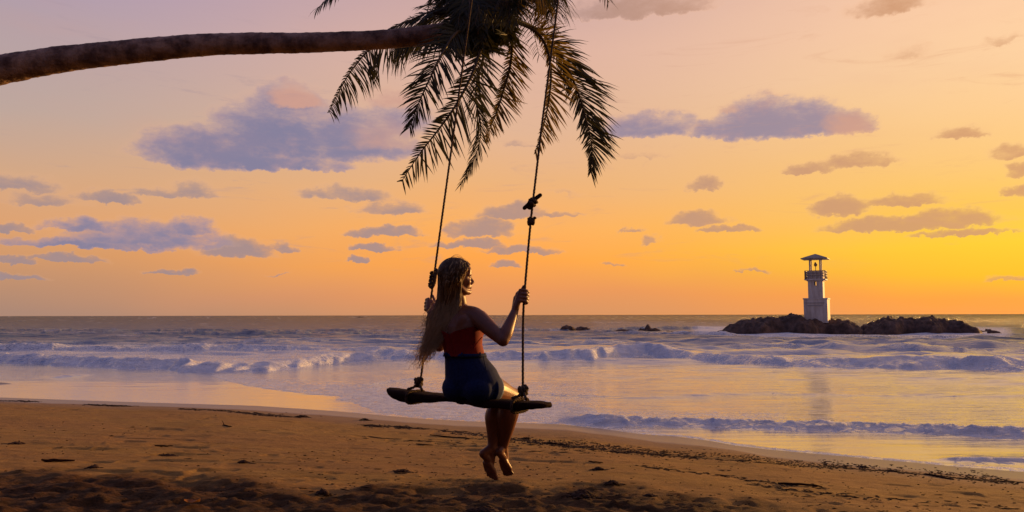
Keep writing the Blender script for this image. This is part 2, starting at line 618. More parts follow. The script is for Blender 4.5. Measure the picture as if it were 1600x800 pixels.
Yr = [-90, -60, -40, -25, -14, -8, -5, -4] + list(np.linspace(-3.2, 4.1, 80)) + list(np.geomspace(4.2, 31, 400)) + [33, 36, 40, 50, 70, 110, 180, 300, 420]
X, Y = fan(Yr, 600, k=.74, m0=1.2, outer=(1.3, 1.9, 3.5, 8, 20, 60, 140), lim=850, wmin=9.5)
Z = terrain_z(X, Y)
s = shore_s(X, Y)
wetA = 1 - sstep(s + .35 * vnoise(X * .5, Y * .2, seed=51) + .1 * vnoise(X * 3, Y, seed=52), 1.0, 2.3)
wetA = np.maximum(wetA, .35 * (1 - sstep(s, 2.0, 4.2)))
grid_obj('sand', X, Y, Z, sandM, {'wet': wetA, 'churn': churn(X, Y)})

# ------------------------------------------------------------------ sea
def curve_px(pts):
    a = np.array(pts, float)
    return lambda x: np.interp(x, a[:, 0], a[:, 1])


Mi = np.array(CR.transposed())


def to_px(X, Y, Z):
    P = np.stack([X - CAM.x, Y - CAM.y, Z - CAM.z], -1) @ Mi.T
    d = np.minimum(P[..., 2], -1e-3)
    return 800 + FPX * P[..., 0] / -d, 400 - FPX * P[..., 1] / -d


Yr = list(np.geomspace(9, 14, 60)) + list(3240 / np.arange(230, 120, -.62)) + list(3240 / np.arange(120, 24, -.40)) + list(3240 / np.arange(24, 4, -.33)) + [850, 1100, 1500, 2200, 4000, 9000]
Yr = sorted(set(Yr))
X, Y = fan(Yr, 820, k=.72, m0=1.5, outer=(1.15, 1.5, 2.5, 6, 20), lim=12000)
PXX, PYY = to_px(X, Y, X * 0)
off = -shore_s(X, Y)
rows = np.gradient(np.array(Yr))[:, None]
# open water swell and chop
amp = sstep(off, 6, 45)
wl = lambda L: np.clip((L / rows - 1.5) / 2.5, 0, 1)     # fade wavelengths the mesh cannot carry
xw = X + 1.5 * vnoise(X * .05, Y * .05, seed=60)
yw = Y + 2.2 * vnoise(X * .06, Y * .03, seed=61)
Z = amp * .42 * (1 - np.abs(vnoise(xw * .07, yw * .20, seed=62))) * wl(5)
Z += sstep(off, 60, 140) *   .22 * fbm(xw * .035, yw * .085, oct=3, seed=64) * wl(12)
Z += amp * (.26 + .22 * sstep(off, 30, 80)) * fbm(xw * .22, yw * .55, oct=3, seed=63) * wl(2.2)
Z += (.25 + .75 * amp) * .030 * fbm(X * .7, Y * 1.9, oct=3, seed=66) * wl(.6) * sstep(off, .4, 4)
foam = np.zeros_like(X)
# breakers: px of the foot line, height, width, where along x
brk = [
    # foot curve (photo px at sea level), height m, back width m, front width m, (x0,x1), foam
    ([(-400, 562), (0, 566), (120, 571), (260, 577), (350, 581), (420, 579), (520, 568), (600, 564), (700, 566), (830, 568), (930, 566), (1010, 561), (1080, 567), (1200, 574), (1340, 580), (1480, 586), (1600, 590), (2000, 600)], .66, 3.2, 1.7, (-400, 2000), 1.0, 71),
    ([(-400, 545), (0, 547), (120, 549), (240, 551), (330, 549), (700, 552), (2000, 552)], .46, 3.0, 1.7, (-400, 640), .7, 72),
    ([(820, 655), (880, 659), (1000, 663), (1100, 666), (1200, 670), (1300, 673), (1400, 677), (1500, 680), (1600, 681), (2000, 690)], .22, .9, .6, (870, 2000), 1.0, 73),
    ([(900, 522), (1000, 527), (1130, 529), (1700, 531)], .45, 4, 2.6, (880, 1180), .55, 74),
    ([(1400, 718), (1500, 721), (1600, 722), (1800, 726)], .07, .4, .25, (1440, 1900), .8, 75),
    ([(200, 530), (700, 534), (1100, 533), (1700, 540)], .35, 4, 1.4, (150, 760), .25, 76),
    ([(560, 602), (600, 598), (640, 594), (690, 591), (760, 590)], .10, 1.0, .35, (545, 700), .35, 77),
    ([(-400, 516), (0, 517), (700, 519), (1100, 516), (1700, 520)], .5, 7, 3, (-400, 1150), .38, 81),
    ([(-400, 523), (0, 523), (400, 526), (760, 524), (1700, 528)], .4, 5, 2.4, (-400, 780), .36, 82),
    ([(500, 543), (700, 546), (900, 544), (1100, 548), (1300, 552), (1700, 560)], .30, 3, 1.3, (700, 2000), .42, 83),
    ([(-400, 537), (0, 538), (600, 540), (1700, 546)], .32, 4, 1.6, (-400, 900), .45, 84),
    ([(600, 615), (800, 618), (1000, 622), (1200, 618), (1700, 626)], .06, 1.4, .5, (700, 2000), .22, 85),
    ([(-100, 586), (90, 587), (140, 584), (280, 585)], .16, 1.2, .5, (60, 160), .0, 78),
]
for (cv, h, bw, fw, (x0, x1), fo, sd) in brk:
    yb = curve_px(cv)(PXX)
    # world distance behind the foot line
    Yf = 3240.0 / np.maximum(yb + (PXX - 800) * math.tan(-ROLL) * 1.0 * 0 - 492.0, 3)
    jit = .35 * bw * vnoise(X * .45, X * 0, seed=sd) + .10 * bw * vnoise(X * 2.2, X * 0, seed=sd + 20)
    dd = Y - (Yf + jit)
    wx = sstep(PXX, x0, x0 + 60) * (1 - sstep(PXX, x1 - 60, x1))
    lump = .74 + .20 * vnoise(X * .22, X * 0 + 3, seed=sd + 40) + .16 * vnoise(X * 1.1, Y * .6, seed=sd + 60)
    dl_ = dd + fw * (.32 * vnoise(X * .9 / max(h, .25) * .5, Y * 1.1 / max(h, .25) * .5, seed=sd + 130) + .18 * vnoise(X * 2.4 / max(h, .3) * .5, Y * 2.6 / max(h, .3) * .5, seed=sd + 131))
    front = np.clip(dl_ / fw, 0, 1) ** .8
    front = front * (.80 + .20 * sstep(front, .2, 1)) * sstep(dd, -.1, .25)
    back = np.exp(-np.maximum(dd - fw, 0) / bw * 1.2)
    prof = front * back
    Z += h * prof * wx * lump
    tex = fbm(X * 2.2 * (.5 / max(h, .2)), Y * 2.6 * (.5 / max(h, .2)), oct=4, seed=sd + 80, gain=.6)
    Z += .13 * h * tex * prof * wx * fo * wl(.3)
    patch = sstep(vnoise(X * .16, X * 0 + 9, seed=sd + 100), -.75, .1)
    fm = fo * wx * sstep(dd, -.25, 0) * np.exp(-np.maximum(dd - fw * 1.1, 0) / (bw * .55)) * (.60 + .40 * patch) * (.80 + .22 * vnoise(X * .8, Y * .9, seed=sd + 140))
    foam = np.maximum(foam, fm)


def band(top, bot, x0, x1, v, softt=6, softb=1.5, sx=40):
    t, bo = curve_px(top)(PXX), curve_px(bot)(PXX)
    return v * sstep(PYY, t - softt, t + softt) * (1 - sstep(PYY, bo - softb, bo + softb)) * sstep(PXX, x0, x0 + sx) * (1 - sstep(PXX, x1 - sx, x1))


edge1 = [(335, 590), (380, 602), (430, 610), (480, 616), (530, 620), (560, 623)]
foam = np.maximum(foam, band([(330, 584), (400, 590), (560, 600)], edge1, 325, 600, .8, 9, 1.2, 12))
edge2 = [(515, 627), (545, 628), (570, 637), (600, 647), (660, 654), (730, 658), (800, 660), (880, 663), (940, 670)]
foam = np.maximum(foam, band([(515, 622), (600, 606), (760, 612), (900, 628), (960, 650)], edge2, 515, 985, .80, 10, 1.6, 14))
foam = np.maximum(foam, band([(560, 596), (700, 590), (900, 600)], [(560, 625), (900, 640)], 520, 960, .42, 10, 10, 40))
foam = np.maximum(foam, band([(900, 634), (1000, 640), (1300, 645)], [(900, 668), (1100, 672), (1300, 668)], 880, 1260, .45, 8, 6, 60))
foam = np.maximum(foam, band([(0, 541), (350, 543), (600, 545)], [(0, 566), (350, 578), (500, 568)], -300, 560, .62, 5, 5, 60))
foam = np.maximum(foam, band([(1100, 510), (1250, 512)], [(1100, 530), (1250, 532)], 1060, 1600, .85, 6, 4, 40))
foam = np.maximum(foam, band([(900, 498), (1100, 502)], [(900, 522), (1100, 530)], 900, 1180, .30, 5, 6, 40))
# foam fringe along the water's edge on the right
fr = np.exp(-np.abs(off - .12 - .1 * vnoise(X * .9, X * 0, seed=130)) / .16) * sstep(PXX, 930, 1040) * .95
foam = np.maximum(foam, fr)
fr = np.exp(-np.abs(off - .5) / .5) * sstep(PXX, 560, 600) * (1 - sstep(PXX, 960, 1100)) * .8
foam = np.maximum(foam, fr)
# scattered whitecaps further out
wc = sstep(vnoise(xw * .09, yw * .33, seed=140) * .6 + vnoise(xw * .4, yw * .9, seed=141) * .5, .42, .75) * .5 * sstep(off, 25, 60)
foam = np.maximum(foam, wc)
# swash lies as a thin sheet on the sand: raise it where foam runs
Z += .012 * foam * sstep(off, -.4, .3)
calm = (1 - sstep(PXX, 480, 620)) * sstep(PYY, 592, 600)
calm = np.maximum(calm, .85 * (1 - sstep(off, 2.0, 4.5)) * sstep(PXX, 980, 1120))
seaM, n, b = material('sea_water')
geo = n.new('ShaderNodeNewGeometry').outputs['Position']
fa = n.new('ShaderNodeAttribute', attribute_name='foam').outputs['Fac']
ca = n.new('ShaderNodeAttribute', attribute_name='calm').outputs['Fac']
gs = n.sep(geo)
dist = n.vm('LENGTH', geo, out=1)
w1 = n.noise(n.vm('MULTIPLY', geo, (.5, 3.4, 1)), 1.0, 5, .6, .4)
w2 = n.noise(n.vm('MULTIPLY', geo, (.16, .55, 1)), 1.0, 5, .62, .6)
w3 = n.noise(n.vm('MULTIPLY', geo, (.03, .1, 1)), 1.0, 6, .65, .4)
near = n.mr(dist, 22, 70, 1, .25)
far = n.mr(dist, 30, 110, 0, 1)
h1 = n.m('MULTIPLY', n.m('MULTIPLY', w1, near), .066)
h2 = n.m('MULTIPLY', n.m('MULTIPLY', w2, far), n.m('MULTIPLY_ADD', n.m('MULTIPLY', dist, dist), .00010, .7))
h3 = n.m('MULTIPLY', n.m('MULTIPLY', w3, n.mr(dist, 80, 300, 0, 1)), n.m('MULTIPLY', n.m('MULTIPLY', dist, dist), .00005))
hs = n.m('ADD', h1, n.m('ADD', h2, h3))
fn1 = n.noise(n.vm('MULTIPLY', geo, (1.5, 3.0, 4.5)), 1.0, 7, .7, .8)
fn2 = n.noise(n.vm('MULTIPLY', geo, (6, 11, 14)), 1.0, 5, .7, .3)
vor = n.new('ShaderNodeTexVoronoi', feature='DISTANCE_TO_EDGE')
n.put(vor.inputs['Vector'], n.vm('ADD', n.vm('MULTIPLY', geo, (2.1, 3.0, 1)), n.vm('MULTIPLY', n.noise(geo, 2.2, 3, out=1), (1.2, 1.2, 0))))
vor.inputs['Scale'].default_value = 1.6
lace = n.mr(vor.outputs['Distance'], .02, .30, .34, -.36)
fnn = n.m('ADD', n.m('ADD', n.m('MULTIPLY', n.m('SUBTRACT', fn1, .5), 1.5), n.m('MULTIPLY', n.m('SUBTRACT', fn2, .5), 1.5)), n.m('MULTIPLY', lace, 1.0))
fm = n.mr(n.m('ADD', fa, n.m('MULTIPLY', fnn, n.mr(fa, 0, .95, .66, .62))), .42, .76)
fm = n.m('MULTIPLY', fm, n.mr(fa, .05, .2))
bp = n.new('ShaderNodeBump')
bp.inputs['Distance'].default_value = 1.0
n.put(bp.inputs['Height'], hs)
n.put(bp.inputs['Strength'], n.mr(ca, 0, 1, .95, .12))
n.put(b.inputs['IOR'], n.mr(dist, 38, 90, 3.0, 1.16))
sky_tint = n.mix(n.mr(n.m('ABSOLUTE', gs[1]), 14, 60), (.18, .08, .045, 1), (.115, .165, .26, 1))  # warm near, slate far: sky reflection partly put into the base colour
n.put(b.inputs['Base Color'], sky_tint)
n.put(b.inputs['Roughness'], n.mr(dist, 16, 60, .10, .2))
n.put(b.inputs['Specular IOR Level'], n.mr(dist, 40, 110, .8, .1))
n.put(b.inputs['Coat Weight'], n.mr(dist, 36, 70, 1.0, 0.0))
b.inputs['Coat IOR'].default_value = 1.7
b.inputs['Coat Roughness'].default_value = .08
n.put(b.inputs['Normal'], bp.outputs[0])
n.put(b.inputs['Coat Normal'], bp.outputs[0])
fb_ = n.new('ShaderNodeBsdfPrincipled')
n.put(fb_.inputs['Base Color'], n.mix(n.mr(fn1, .3, .7), (.62, .63, .67, 1), (.88, .88, .9, 1)))
fb_.inputs['Roughness'].default_value = .55
fb_.inputs['Specular IOR Level'].default_value = .25
bp2 = n.new('ShaderNodeBump')
bp2.inputs['Distance'].default_value = 1.0
bp2.inputs['Strength'].default_value = .8
n.put(bp2.inputs['Height'], n.m('ADD', n.m('MULTIPLY', fn1, .30), n.m('MULTIPLY', fn2, .05)))
n.put(fb_.inputs['Normal'], bp2.outputs[0])
mx = n.new('ShaderNodeMixShader')
n.put(mx.inputs[0], n.m('MULTIPLY', fm, .93))
n.t.links.new(b.outputs[0], mx.inputs[1])
n.t.links.new(fb_.outputs[0], mx.inputs[2])
out = [x for x in n.t.nodes if x.type == 'OUTPUT_MATERIAL'][0]
n.t.links.new(mx.outputs[0], out.inputs[0])
Z = np.where(off > 0, Z, Z * 0)
grid_obj('sea', X, Y, Z, seaM, {'foam': foam, 'calm': calm})


HX, HY = np.arange(-30, 24, .06), np.arange(3, 32, .06)
_gx, _gy = np.meshgrid(HX, HY)
HT = terrain_z(_gx, _gy)


def gz(x, y):
    fx, fy = (x + 30) / .06, (y - 3) / .06
    i, j = min(max(int(fx), 0), HT.shape[1] - 2), min(max(int(fy), 0), HT.shape[0] - 2)
    u, v = fx - i, fy - j
    return float((HT[j, i] * (1 - u) + HT[j, i + 1] * u) * (1 - v) + (HT[j + 1, i] * (1 - u) + HT[j + 1, i + 1] * u) * v)


def ground_hit(px, py):
    d = ray(px, py)
    t = 3.0
    while t < 60:
        p = CAM + d * t
        if p.z < gz(p.x, p.y):
            return p
        t += .04
    return onz(px, py)


#PART2
# ------------------------------------------------------------------ materials for objects
barkM = simple_mat('palm_bark', (.10, .056, .045), (.42, .27, .20), 6, .85, 1, 16, .03, .2, (1, 1, 1))
leafM = simple_mat('palm_leaflet', (.022, .024, .008), (.05, .048, .016), 3, .5, .1, 20, .002, .3, trans=.14)
drySunlitM = simple_mat('dry_sunlit_leaflet', (.05, .038, .014), (.11, .08, .028), 3, .6, .1, 20, .002, .3, trans=.3)  # dead leaflets, plus the warm sunlight on some fronds put into colour
rachisM = simple_mat('leaf_stalk', (.05, .035, .014), (.11, .07, .028), 6, .55, .2, 30, .003, .35)
fibreM = simple_mat('palm_fibre', (.02, .012, .008), (.05, .03, .018), 14, .9, .8, 40, .01, .1)
cocoM = simple_mat('coconut_husk', (.03, .025, .012), (.06, .045, .02), 6, .5, .2, 30, .004, .3)
woodM = simple_mat('driftwood', (.016, .005, .004), (.034, .012, .008), 5, .85, .7, 24, .006, .06, (1, 7, 7))
ropeM = simple_mat('rope_fibre', (.05, .032, .022), (.12, .08, .055), 60, .9, .5, 160, .002, .1)
skinM = simple_mat('skin', (.18, .064, .034), (.23, .086, .042), 9, .42, .1, 60, .001, .4, sss=.15)
topM = simple_mat('red_cloth', (.21, .009, .007), (.28, .013, .009), 30, .75, .25, 220, .0008, .2, trans=.12)
denimM = simple_mat('denim', (.007, .013, .056), (.015, .027, .095), 90, .85, .4, 400, .0008, .15)
hemM = simple_mat('frayed_denim', (.16, .20, .3), (.3, .34, .42), 120, .9, .4, 300, .001, .1)
rockM = simple_mat('wet_dark_rock', (.05, .028, .02), (.17, .10, .07), 1.1, .8, 1, 3, .25, .3)
whiteM = simple_mat('white_paint_weathered', (.47, .39, .32), (.66, .60, .53), 1.6, .65, .3, 6, .03, .3, (1.6, 1.6, .35))
roofM = simple_mat('roof_sheet', (.22, .19, .16), (.3, .26, .22), 2, .6, .2, 8, .02, .3)
metalM = simple_mat('railing_metal', (.2, .15, .1), (.28, .2, .14), 5, .5, .1, 20, .005, .5)
debM = simple_mat('drift_litter', (.025, .013, .009), (.085, .045, .026), 9, .85, .4, 60, .004, .15)
stoneM = simple_mat('beach_stone', (.05, .035, .03), (.12, .09, .07), 9, .7, .3, 40, .004, .25)
leafDryM = simple_mat('fallen_leaf', (.22, .08, .02), (.34, .14, .03), 12, .6, .3, 50, .002, .3, trans=.2)
boatM = simple_mat('boat_paint', (.04, .04, .05), (.07, .07, .08), 1, .6, .1, 5, .01, .3)
eyeM = simple_mat('eye_white', (.55, .5, .46), (.6, .55, .5), 9, .2, 0, 60, .001, .5)
lashM = simple_mat('eyelash', (.012, .008, .006), (.02, .012, .01), 9, .6, 0, 60, .001, .2)

# hair: dark roots to sun-bleached ends along each strand
hairM, n, b = material('hair')
hv = n.new('ShaderNodeAttribute', attribute_name='tval').outputs['Fac']
hn = n.noise(n.vm('MULTIPLY', n.new('ShaderNodeTexCoord').outputs['Object'], (40, 40, 6)), 1.0, 3)
n.put(b.inputs['Base Color'], n.mix(n.mr(n.m('ADD', hv, n.m('MULTIPLY', n.m('SUBTRACT', hn, .5), .5)), .15, .70), (.16, .085, .042, 1), (.84, .60, .35, 1)))
b.inputs['Roughness'].default_value = .42
b.inputs['Specular IOR Level'].default_value = .5
trn = n.new('ShaderNodeBsdfTranslucent')
trn.inputs[0].default_value = (.4, .2, .08, 1)
mx = n.new('ShaderNodeMixShader')
mx.inputs[0].default_value = .35
n.t.links.new(b.outputs[0], mx.inputs[1])
n.t.links.new(trn.outputs[0], mx.inputs[2])
n.t.links.new(mx.outputs[0], [x for x in n.t.nodes if x.type == 'OUTPUT_MATERIAL'][0].inputs[0])


# ------------------------------------------------------------------ palms
def trunk_mesh(pts, rad, rings_per_m=9, seed=0, n=26):
    P, Rr = smooth_path(pts, rad, 10)
    L = [0]
    for i in range(1, len(P)):
        L.append(L[-1] + (P[i] - P[i - 1]).length)
    tot = L[-1]
    N = int(tot * 42)
    ds = np.linspace(0, tot, N)
    pts2 = [Vector([float(np.interp(d, L, [p[k] for p in P])) for k in range(3)]) for d in ds]
    r2 = np.interp(ds, L, Rr)
    ph = ds * rings_per_m + 1.3 * vnoise(ds * 1.3, ds * 0, seed=seed)
    fr = ph - np.floor(ph)
    scar = .028 * np.exp(-((fr - .5) / .13) ** 2) - .02 * (fr > .62) * (1 - fr)
    r2 = r2 * (1 + scar + .035 * vnoise(ds * 1.1, ds * 0 + 4, seed=seed + 1) + .012 * vnoise(ds * 9, ds * 0, seed=seed + 2))
    mb = MB()
    mb.tube(pts2, list(r2), n)
    V = np.array(mb.v)
    nn = fbm(V[:, 0] * 5, V[:, 1] * 9, V[:, 2] * 9, oct=4, seed=seed + 5)
    axis = np.repeat(np.array([list(p) for p in pts2]), n, 0)
    V = V + (V - axis) * (nn * .05)[:, None]
    mb.v = [tuple(v) for v in V]
    return mb


def frond(palm, pts, Lmax, N, droop=.5, fwd=.55, nl=62, wl=1.0, wr=1.0, bare=.12, width=.032, mat=None, rbase=.022, sdn=0, gaps=0.0, tipk=.35, curl=0.0):
    """one palm leaf: a tapering stalk and two rows of narrow leaflets"""
    rr_ = random.Random(1000 + sdn)
    P, _ = smooth_path(pts, None, 12)
    m = len(P)
    cum = [0.0]
    for i in range(1, m):
        cum.append(cum[-1] + (P[i] - P[i - 1]).length)
    tot = cum[-1]

    def at(t):
        d = t * tot
        i = min(max(np.searchsorted(cum, d) - 1, 0), m - 2)
        k = (d - cum[i]) / max(cum[i + 1] - cum[i], 1e-6)
        return P[i].lerp(P[i + 1], k), (P[i + 1] - P[i]).normalized()
    st = MB()
    st.tube(P, [rbase * (1 - .86 * (c / tot)) for c in cum], 6)
    ro = st.build('frond', rachisM, palm)
    lf = MB()
    N = Vector(N).normalized()
    nl = int(nl * 1.3)
    for j in range(nl):
        t = bare + (1 - bare) * (j + .5) / nl
        for sgn, wgt in ((1, wl), (-1, wr)):
            if wgt <= 0.01 or rr_.random() < gaps:
                continue
            tt = min(t + rr_.uniform(-.4, .4) / nl, .995)
            p, T = at(tt)
            S = T.cross(N)
            if S.length < .05:
                S = T.cross(Vector((1, 0, 0)))
            S.normalize()
            S = S * sgn
            shape = (math.sin(math.pi * min(.12 + .88 * (t - bare) / (1 - bare), 1) ** .8) ** .55)
            shape = max(shape, tipk)
            L = Lmax * wgt * shape * rr_.uniform(.72, 1.1) * (1 if rr_.random() > .06 else .55)
            f = fwd + .9 * max(t - .72, 0) + rr_.uniform(-.16, .16) + .12 * math.sin(t * 23 + sdn)
            if rr_.random() < .06:
                f += rr_.uniform(-.5, .2)
            lift = rr_.uniform(-.15, .15)
            d = (S * (1 - f * .55) + T * f + N * lift).normalized()
            segs = 4
            q = p.copy()
            w0 = width * .54 * rr_.uniform(.8, 1.15) * (.65 + .35 * shape)
            g_ = droop * rr_.uniform(.75, 1.3)
            vs = []
            tw = rr_.uniform(-.5, .5)
            for k in range(segs + 1):
                u = k / segs
                ww = w0 * (.55 + 1.1 * u if u < .35 else 1.0 * (1 - ((u - .35) / .65) ** 1.7) + .03)
                side = d.cross(N)
                if side.length < .05:
                    side = d.cross(Vector((0, 0, 1)))
                side.normalize()
                side = (Quaternion(d, tw + curl * u) @ side)
                vs.append(q + side * ww * .5)
                vs.append(q - side * ww * .5)
                q = q + d * (L / segs)
                d = (d + Vector((0, 0, -1)) * g_ * (.25 + .75 * u) * .55).normalized()
            fs = [(2 * k, 2 * k + 1, 2 * k + 3, 2 * k + 2) for k in range(segs)]
            lf.add(vs, fs)
    lo = lf.build('leaflets', mat or leafM, ro)
    lo.matrix_parent_inverse = Matrix.Identity(4)
    lo['kind'] = 'stuff'
    return ro


# palm 1: nearly horizontal trunk crossing the top of the view
pbase = Vector((-10.5, 6.0, 1.1))
palm = thing('leaning_coconut_palm', pbase, 'leaning coconut palm with nearly horizontal trunk and drooping fronds above the swing', 'palm tree')
TY = 8.4
tp = [pbase, (-9.3, 6.6, 2.9), W(-420, 200, 7.2), W(-180, 158, 7.6), W(0, 110, 7.9), W(120, 90, 8.0), W(250, 76, 8.1), W(340, 69, 8.15), W(430, 67.5, 8.15), W(530, 65, 8.1), W(620, 60, 8.0), W(700, 50, 7.9), W(752, 38, 7.8)]
trd = [.30, .24, .19, .165, .149, .137, .126, .118, .112, .104, .098, .098, .105]
trunk_mesh(tp, trd, 8, 5).build('trunk', barkM, palm)
C0 = W(765, 24, 7.75)
# crown core: sheath fibre, leaf bases and nuts
mb = MB()
for k in range(46):
    a = random.uniform(0, 6.28)
    e = random.uniform(-.9, 1.2)
    d = Vector((math.cos(a) * math.cos(e) + .25, math.sin(a) * math.cos(e) * .7, math.sin(e)))
    d.normalize()
    p = C0 + Vector((-.12, 0, .02))
    L = random.uniform(.22, .5)
    mb.limb([p, p + d * L * .5 + Vector((0, 0, .02)), p + d * L + Vector((0, 0, -.04))], [.07, .05, .012], 7, 3)
mb.ell(C0 + Vector((-.08, 0, 0)), (.30, .22, .20))
V = np.array(mb.v)
nn = fbm(V[:, 0] * 12, V[:, 1] * 12, V[:, 2] * 12, oct=3, seed=8)
V += .02 * nn[:, None]
mb.v = [tuple(v) for v in V]
mb.build('crown_heart', fibreM, palm)
CAMN = (0.05, -1, .1)
fr = frond
i_ = 0


def F(*a, **k):
    global i_
    i_ += 1
    k.setdefault('sdn', i_)
    return frond(palm, *a, **k)


# A left frond, arches out beyond the trunk and hangs its leaflets
F([W(752, 40, 8.2), W(690, 46, 8.4), W(630, 54, 8.55), W(584, 72, 8.6), W(551, 108, 8.6), W(529, 144, 8.6), W(514, 176, 8.6)], .54, (.05, -.95, .25), droop=1.3, fwd=.35, wl=.16, nl=100, bare=.16, mat=leafM)
F([W(755, 42, 8.2), W(700, 44, 8.4), W(655, 54, 8.6), W(625, 70, 8.8), W(606, 92, 8.9)], .44, (.05, -.9, .4), wl=.3, droop=1.5, fwd=.5, nl=46, bare=.2)
# B upper left, behind the trunk
F([W(758, 26, 8.2), W(715, 8, 8.5), W(668, 20, 8.7), W(636, 34, 8.8), W(610, 46, 8.8)], .40, (0, -.8, .55), droop=.7, fwd=.8, nl=76, bare=.06, wl=.7)
F([W(758, 22, 8.2), W(715, 3, 8.5), W(682, 5, 8.8), W(652, 11, 8.9)], .34, (0, -.5, .8), droop=.6, fwd=.95, nl=60, bare=.06, wl=.5)
F([W(758, 30, 8.3), W(715, 18, 8.6), W(680, 26, 8.7), W(650, 40, 8.8)], .36, (0, -.8, .5), droop=.7, fwd=.85, nl=60, bare=.06)
# C the two big hanging fronds left of the near rope
F([W(752, 38, 7.6), W(715, 50, 7.2), W(692, 82, 7.0), W(672, 122, 6.9), W(654, 162, 6.9), W(640, 200, 6.95)], .37, (.15, -1, .25), droop=.55, fwd=.62, nl=74, bare=.14, width=.03)
F([W(760, 42, 7.6), W(750, 82, 7.3), W(735, 122, 7.15), W(712, 165, 7.1), W(684, 204, 7.1), W(656, 240, 7.15), W(627, 284, 7.2)], .42, (-.1, -1, 0), droop=.18, fwd=.50, nl=66, wl=.42, wr=1.15, bare=.12, width=.034, gaps=.05)
# D thin one ending at the lower middle
F([W(765, 44, 7.9), W(757, 84, 8.1), W(746, 122, 8.25), W(744, 158, 8.3), W(751, 196, 8.3), W(748, 228, 8.3), W(736, 258, 8.3), W(720, 289, 8.3)], .30, (-.5, -.9, 0), droop=.6, fwd=.85, nl=84, bare=.08, width=.022, rbase=.016)
# E
F([W(782, 34, 7.7), W(797, 44, 7.8), W(800, 70, 7.9), W(797, 104, 8.0), W(787, 140, 8.0), W(775, 178, 8.0), W(759, 214, 8.0)], .36, (-.35, -.9, .05), droop=.12, fwd=.55, nl=70, wl=.32, wr=1.0, bare=.16, width=.03, mat=drySunlitM)
# F along the far rope
F([W(785, 30, 7.8), W(815, 38, 8.0), W(842, 54, 8.1), W(857, 84, 8.1), W(861, 120, 8.05), W(857, 160, 8.0), W(848, 202, 8.0), W(836, 240, 8.0)], .42, (-.45, -.85, .1), droop=.35, fwd=.6, nl=84, wl=.22, wr=1.0, bare=.2, width=.03, mat=drySunlitM)
# G the right hand frond
F([W(790, 26, 8.0), W(832, 42, 8.3), W(864, 70, 8.5), W(886, 104, 8.6), W(903, 144, 8.65), W(916, 188, 8.65), W(925, 232, 8.6), W(923, 270, 8.6)], .46, (.08, -1, .15), droop=.42, fwd=.66, nl=112, wl=.55, wr=1.2, bare=.26, width=.036)
# H hanging curtain at the top right
F([W(780, 20, 7.7), W(805, -14, 7.6), W(835, -26, 7.6), W(862, -14, 7.6), W(872, 20, 7.6)], .62, (.1, -.4, .9), droop=1.6, fwd=.3, nl=64, bare=.12, wl=.9, wr=1.1, mat=leafM)
F([W(780, 22, 8.0), W(806, -2, 8.1), W(830, -4, 8.2), W(850, 14, 8.2), W(858, 44, 8.2)], .46, (.1, -.6, .8), droop=1.5, fwd=.3, nl=50, bare=.12, mat=drySunlitM)
# J tips hanging into view at the top left, K at the top right
F([W(762, 15, 7.9), W(720, -80, 7.9), W(640, -110, 7.9), W(560, -48, 7.9), W(512, -2, 7.9), W(496, 14, 7.9)], .50, (0, -.5, .9), droop=1.3, fwd=.6, nl=70, bare=.2)
F([W(770, 15, 7.9), W(800, -70, 8.1), W(860, -90, 8.2), W(930, -62, 8.3), W(975, -34, 8.3)], .46, (0, -.4, .9), droop=1.6, fwd=.4, nl=60, bare=.2, gaps=.3)
# others, up and away
for k, (dx_, dy_, dz_, sag) in enumerate(((.4, 1.6, .7, .6), (1.0, 1.3, 1.2, .5), (.3, -.9, 1.5, .4), (-.7, -.5, 1.6, .4), (1.3, .3, 1.5, .6), (-.3, 1.0, 1.7, .4))):
    e = C0 + Vector((dx_, dy_, dz_))
    F([C0, C0.lerp(e, .5) + Vector((0, 0, .25)), e + Vector((0, 0, .1)), e + Vector((dx_ * .5, dy_ * .5, -sag * .5))], .55, (0, -.2, 1), droop=.9, fwd=.5, nl=50, bare=.15)
for k in range(20):   # inner leaves and old stalks that close up the heart of the crown
    a = random.uniform(0, 1)
    q = W(700 + 95 * a, 52 + 18 * random.random() - 26 * abs(a - .5), random.uniform(7.2, 7.9))
    e = W(700 + 82 * a + random.uniform(-8, 8), 76 + 14 * random.random() - 50 * max(a - .5, 0), random.uniform(7.2, 7.9))
    F([W(760, 12, 7.7), C0.lerp(q, .6) + Vector((0, 0, .12)), q, e], .25, (random.uniform(-.4, .4), -1, .2), droop=.7, fwd=.75, nl=34, bare=.05)
for k in range(8):
    a = k / 7
    F([W(770, 8, 7.7), W(740 - 12 * k + 95 * (k > 5), -14, 7.6), W(722 + 12 * k, 6, 7.3), W(716 + 13 * k, 40, 7.2)], .32, (random.uniform(-.3, .3), -1, .3), droop=.9, fwd=.7, nl=40, bare=.05)
F([W(780, 12, 7.9), W(800, -22, 7.8), W(826, -30, 7.8), W(850, -22, 7.8), W(866, -4, 7.8)], .62, (.1, -.3, 1), droop=2.0, fwd=.2, nl=80, bare=.1)
F([W(780, 16, 7.6), W(805, -12, 7.5), W(828, -16, 7.4), W(846, -6, 7.4), W(856, 14, 7.4)], .50, (.1, -.3, 1), droop=2.0, fwd=.2, nl=70, bare=.1, mat=drySunlitM)
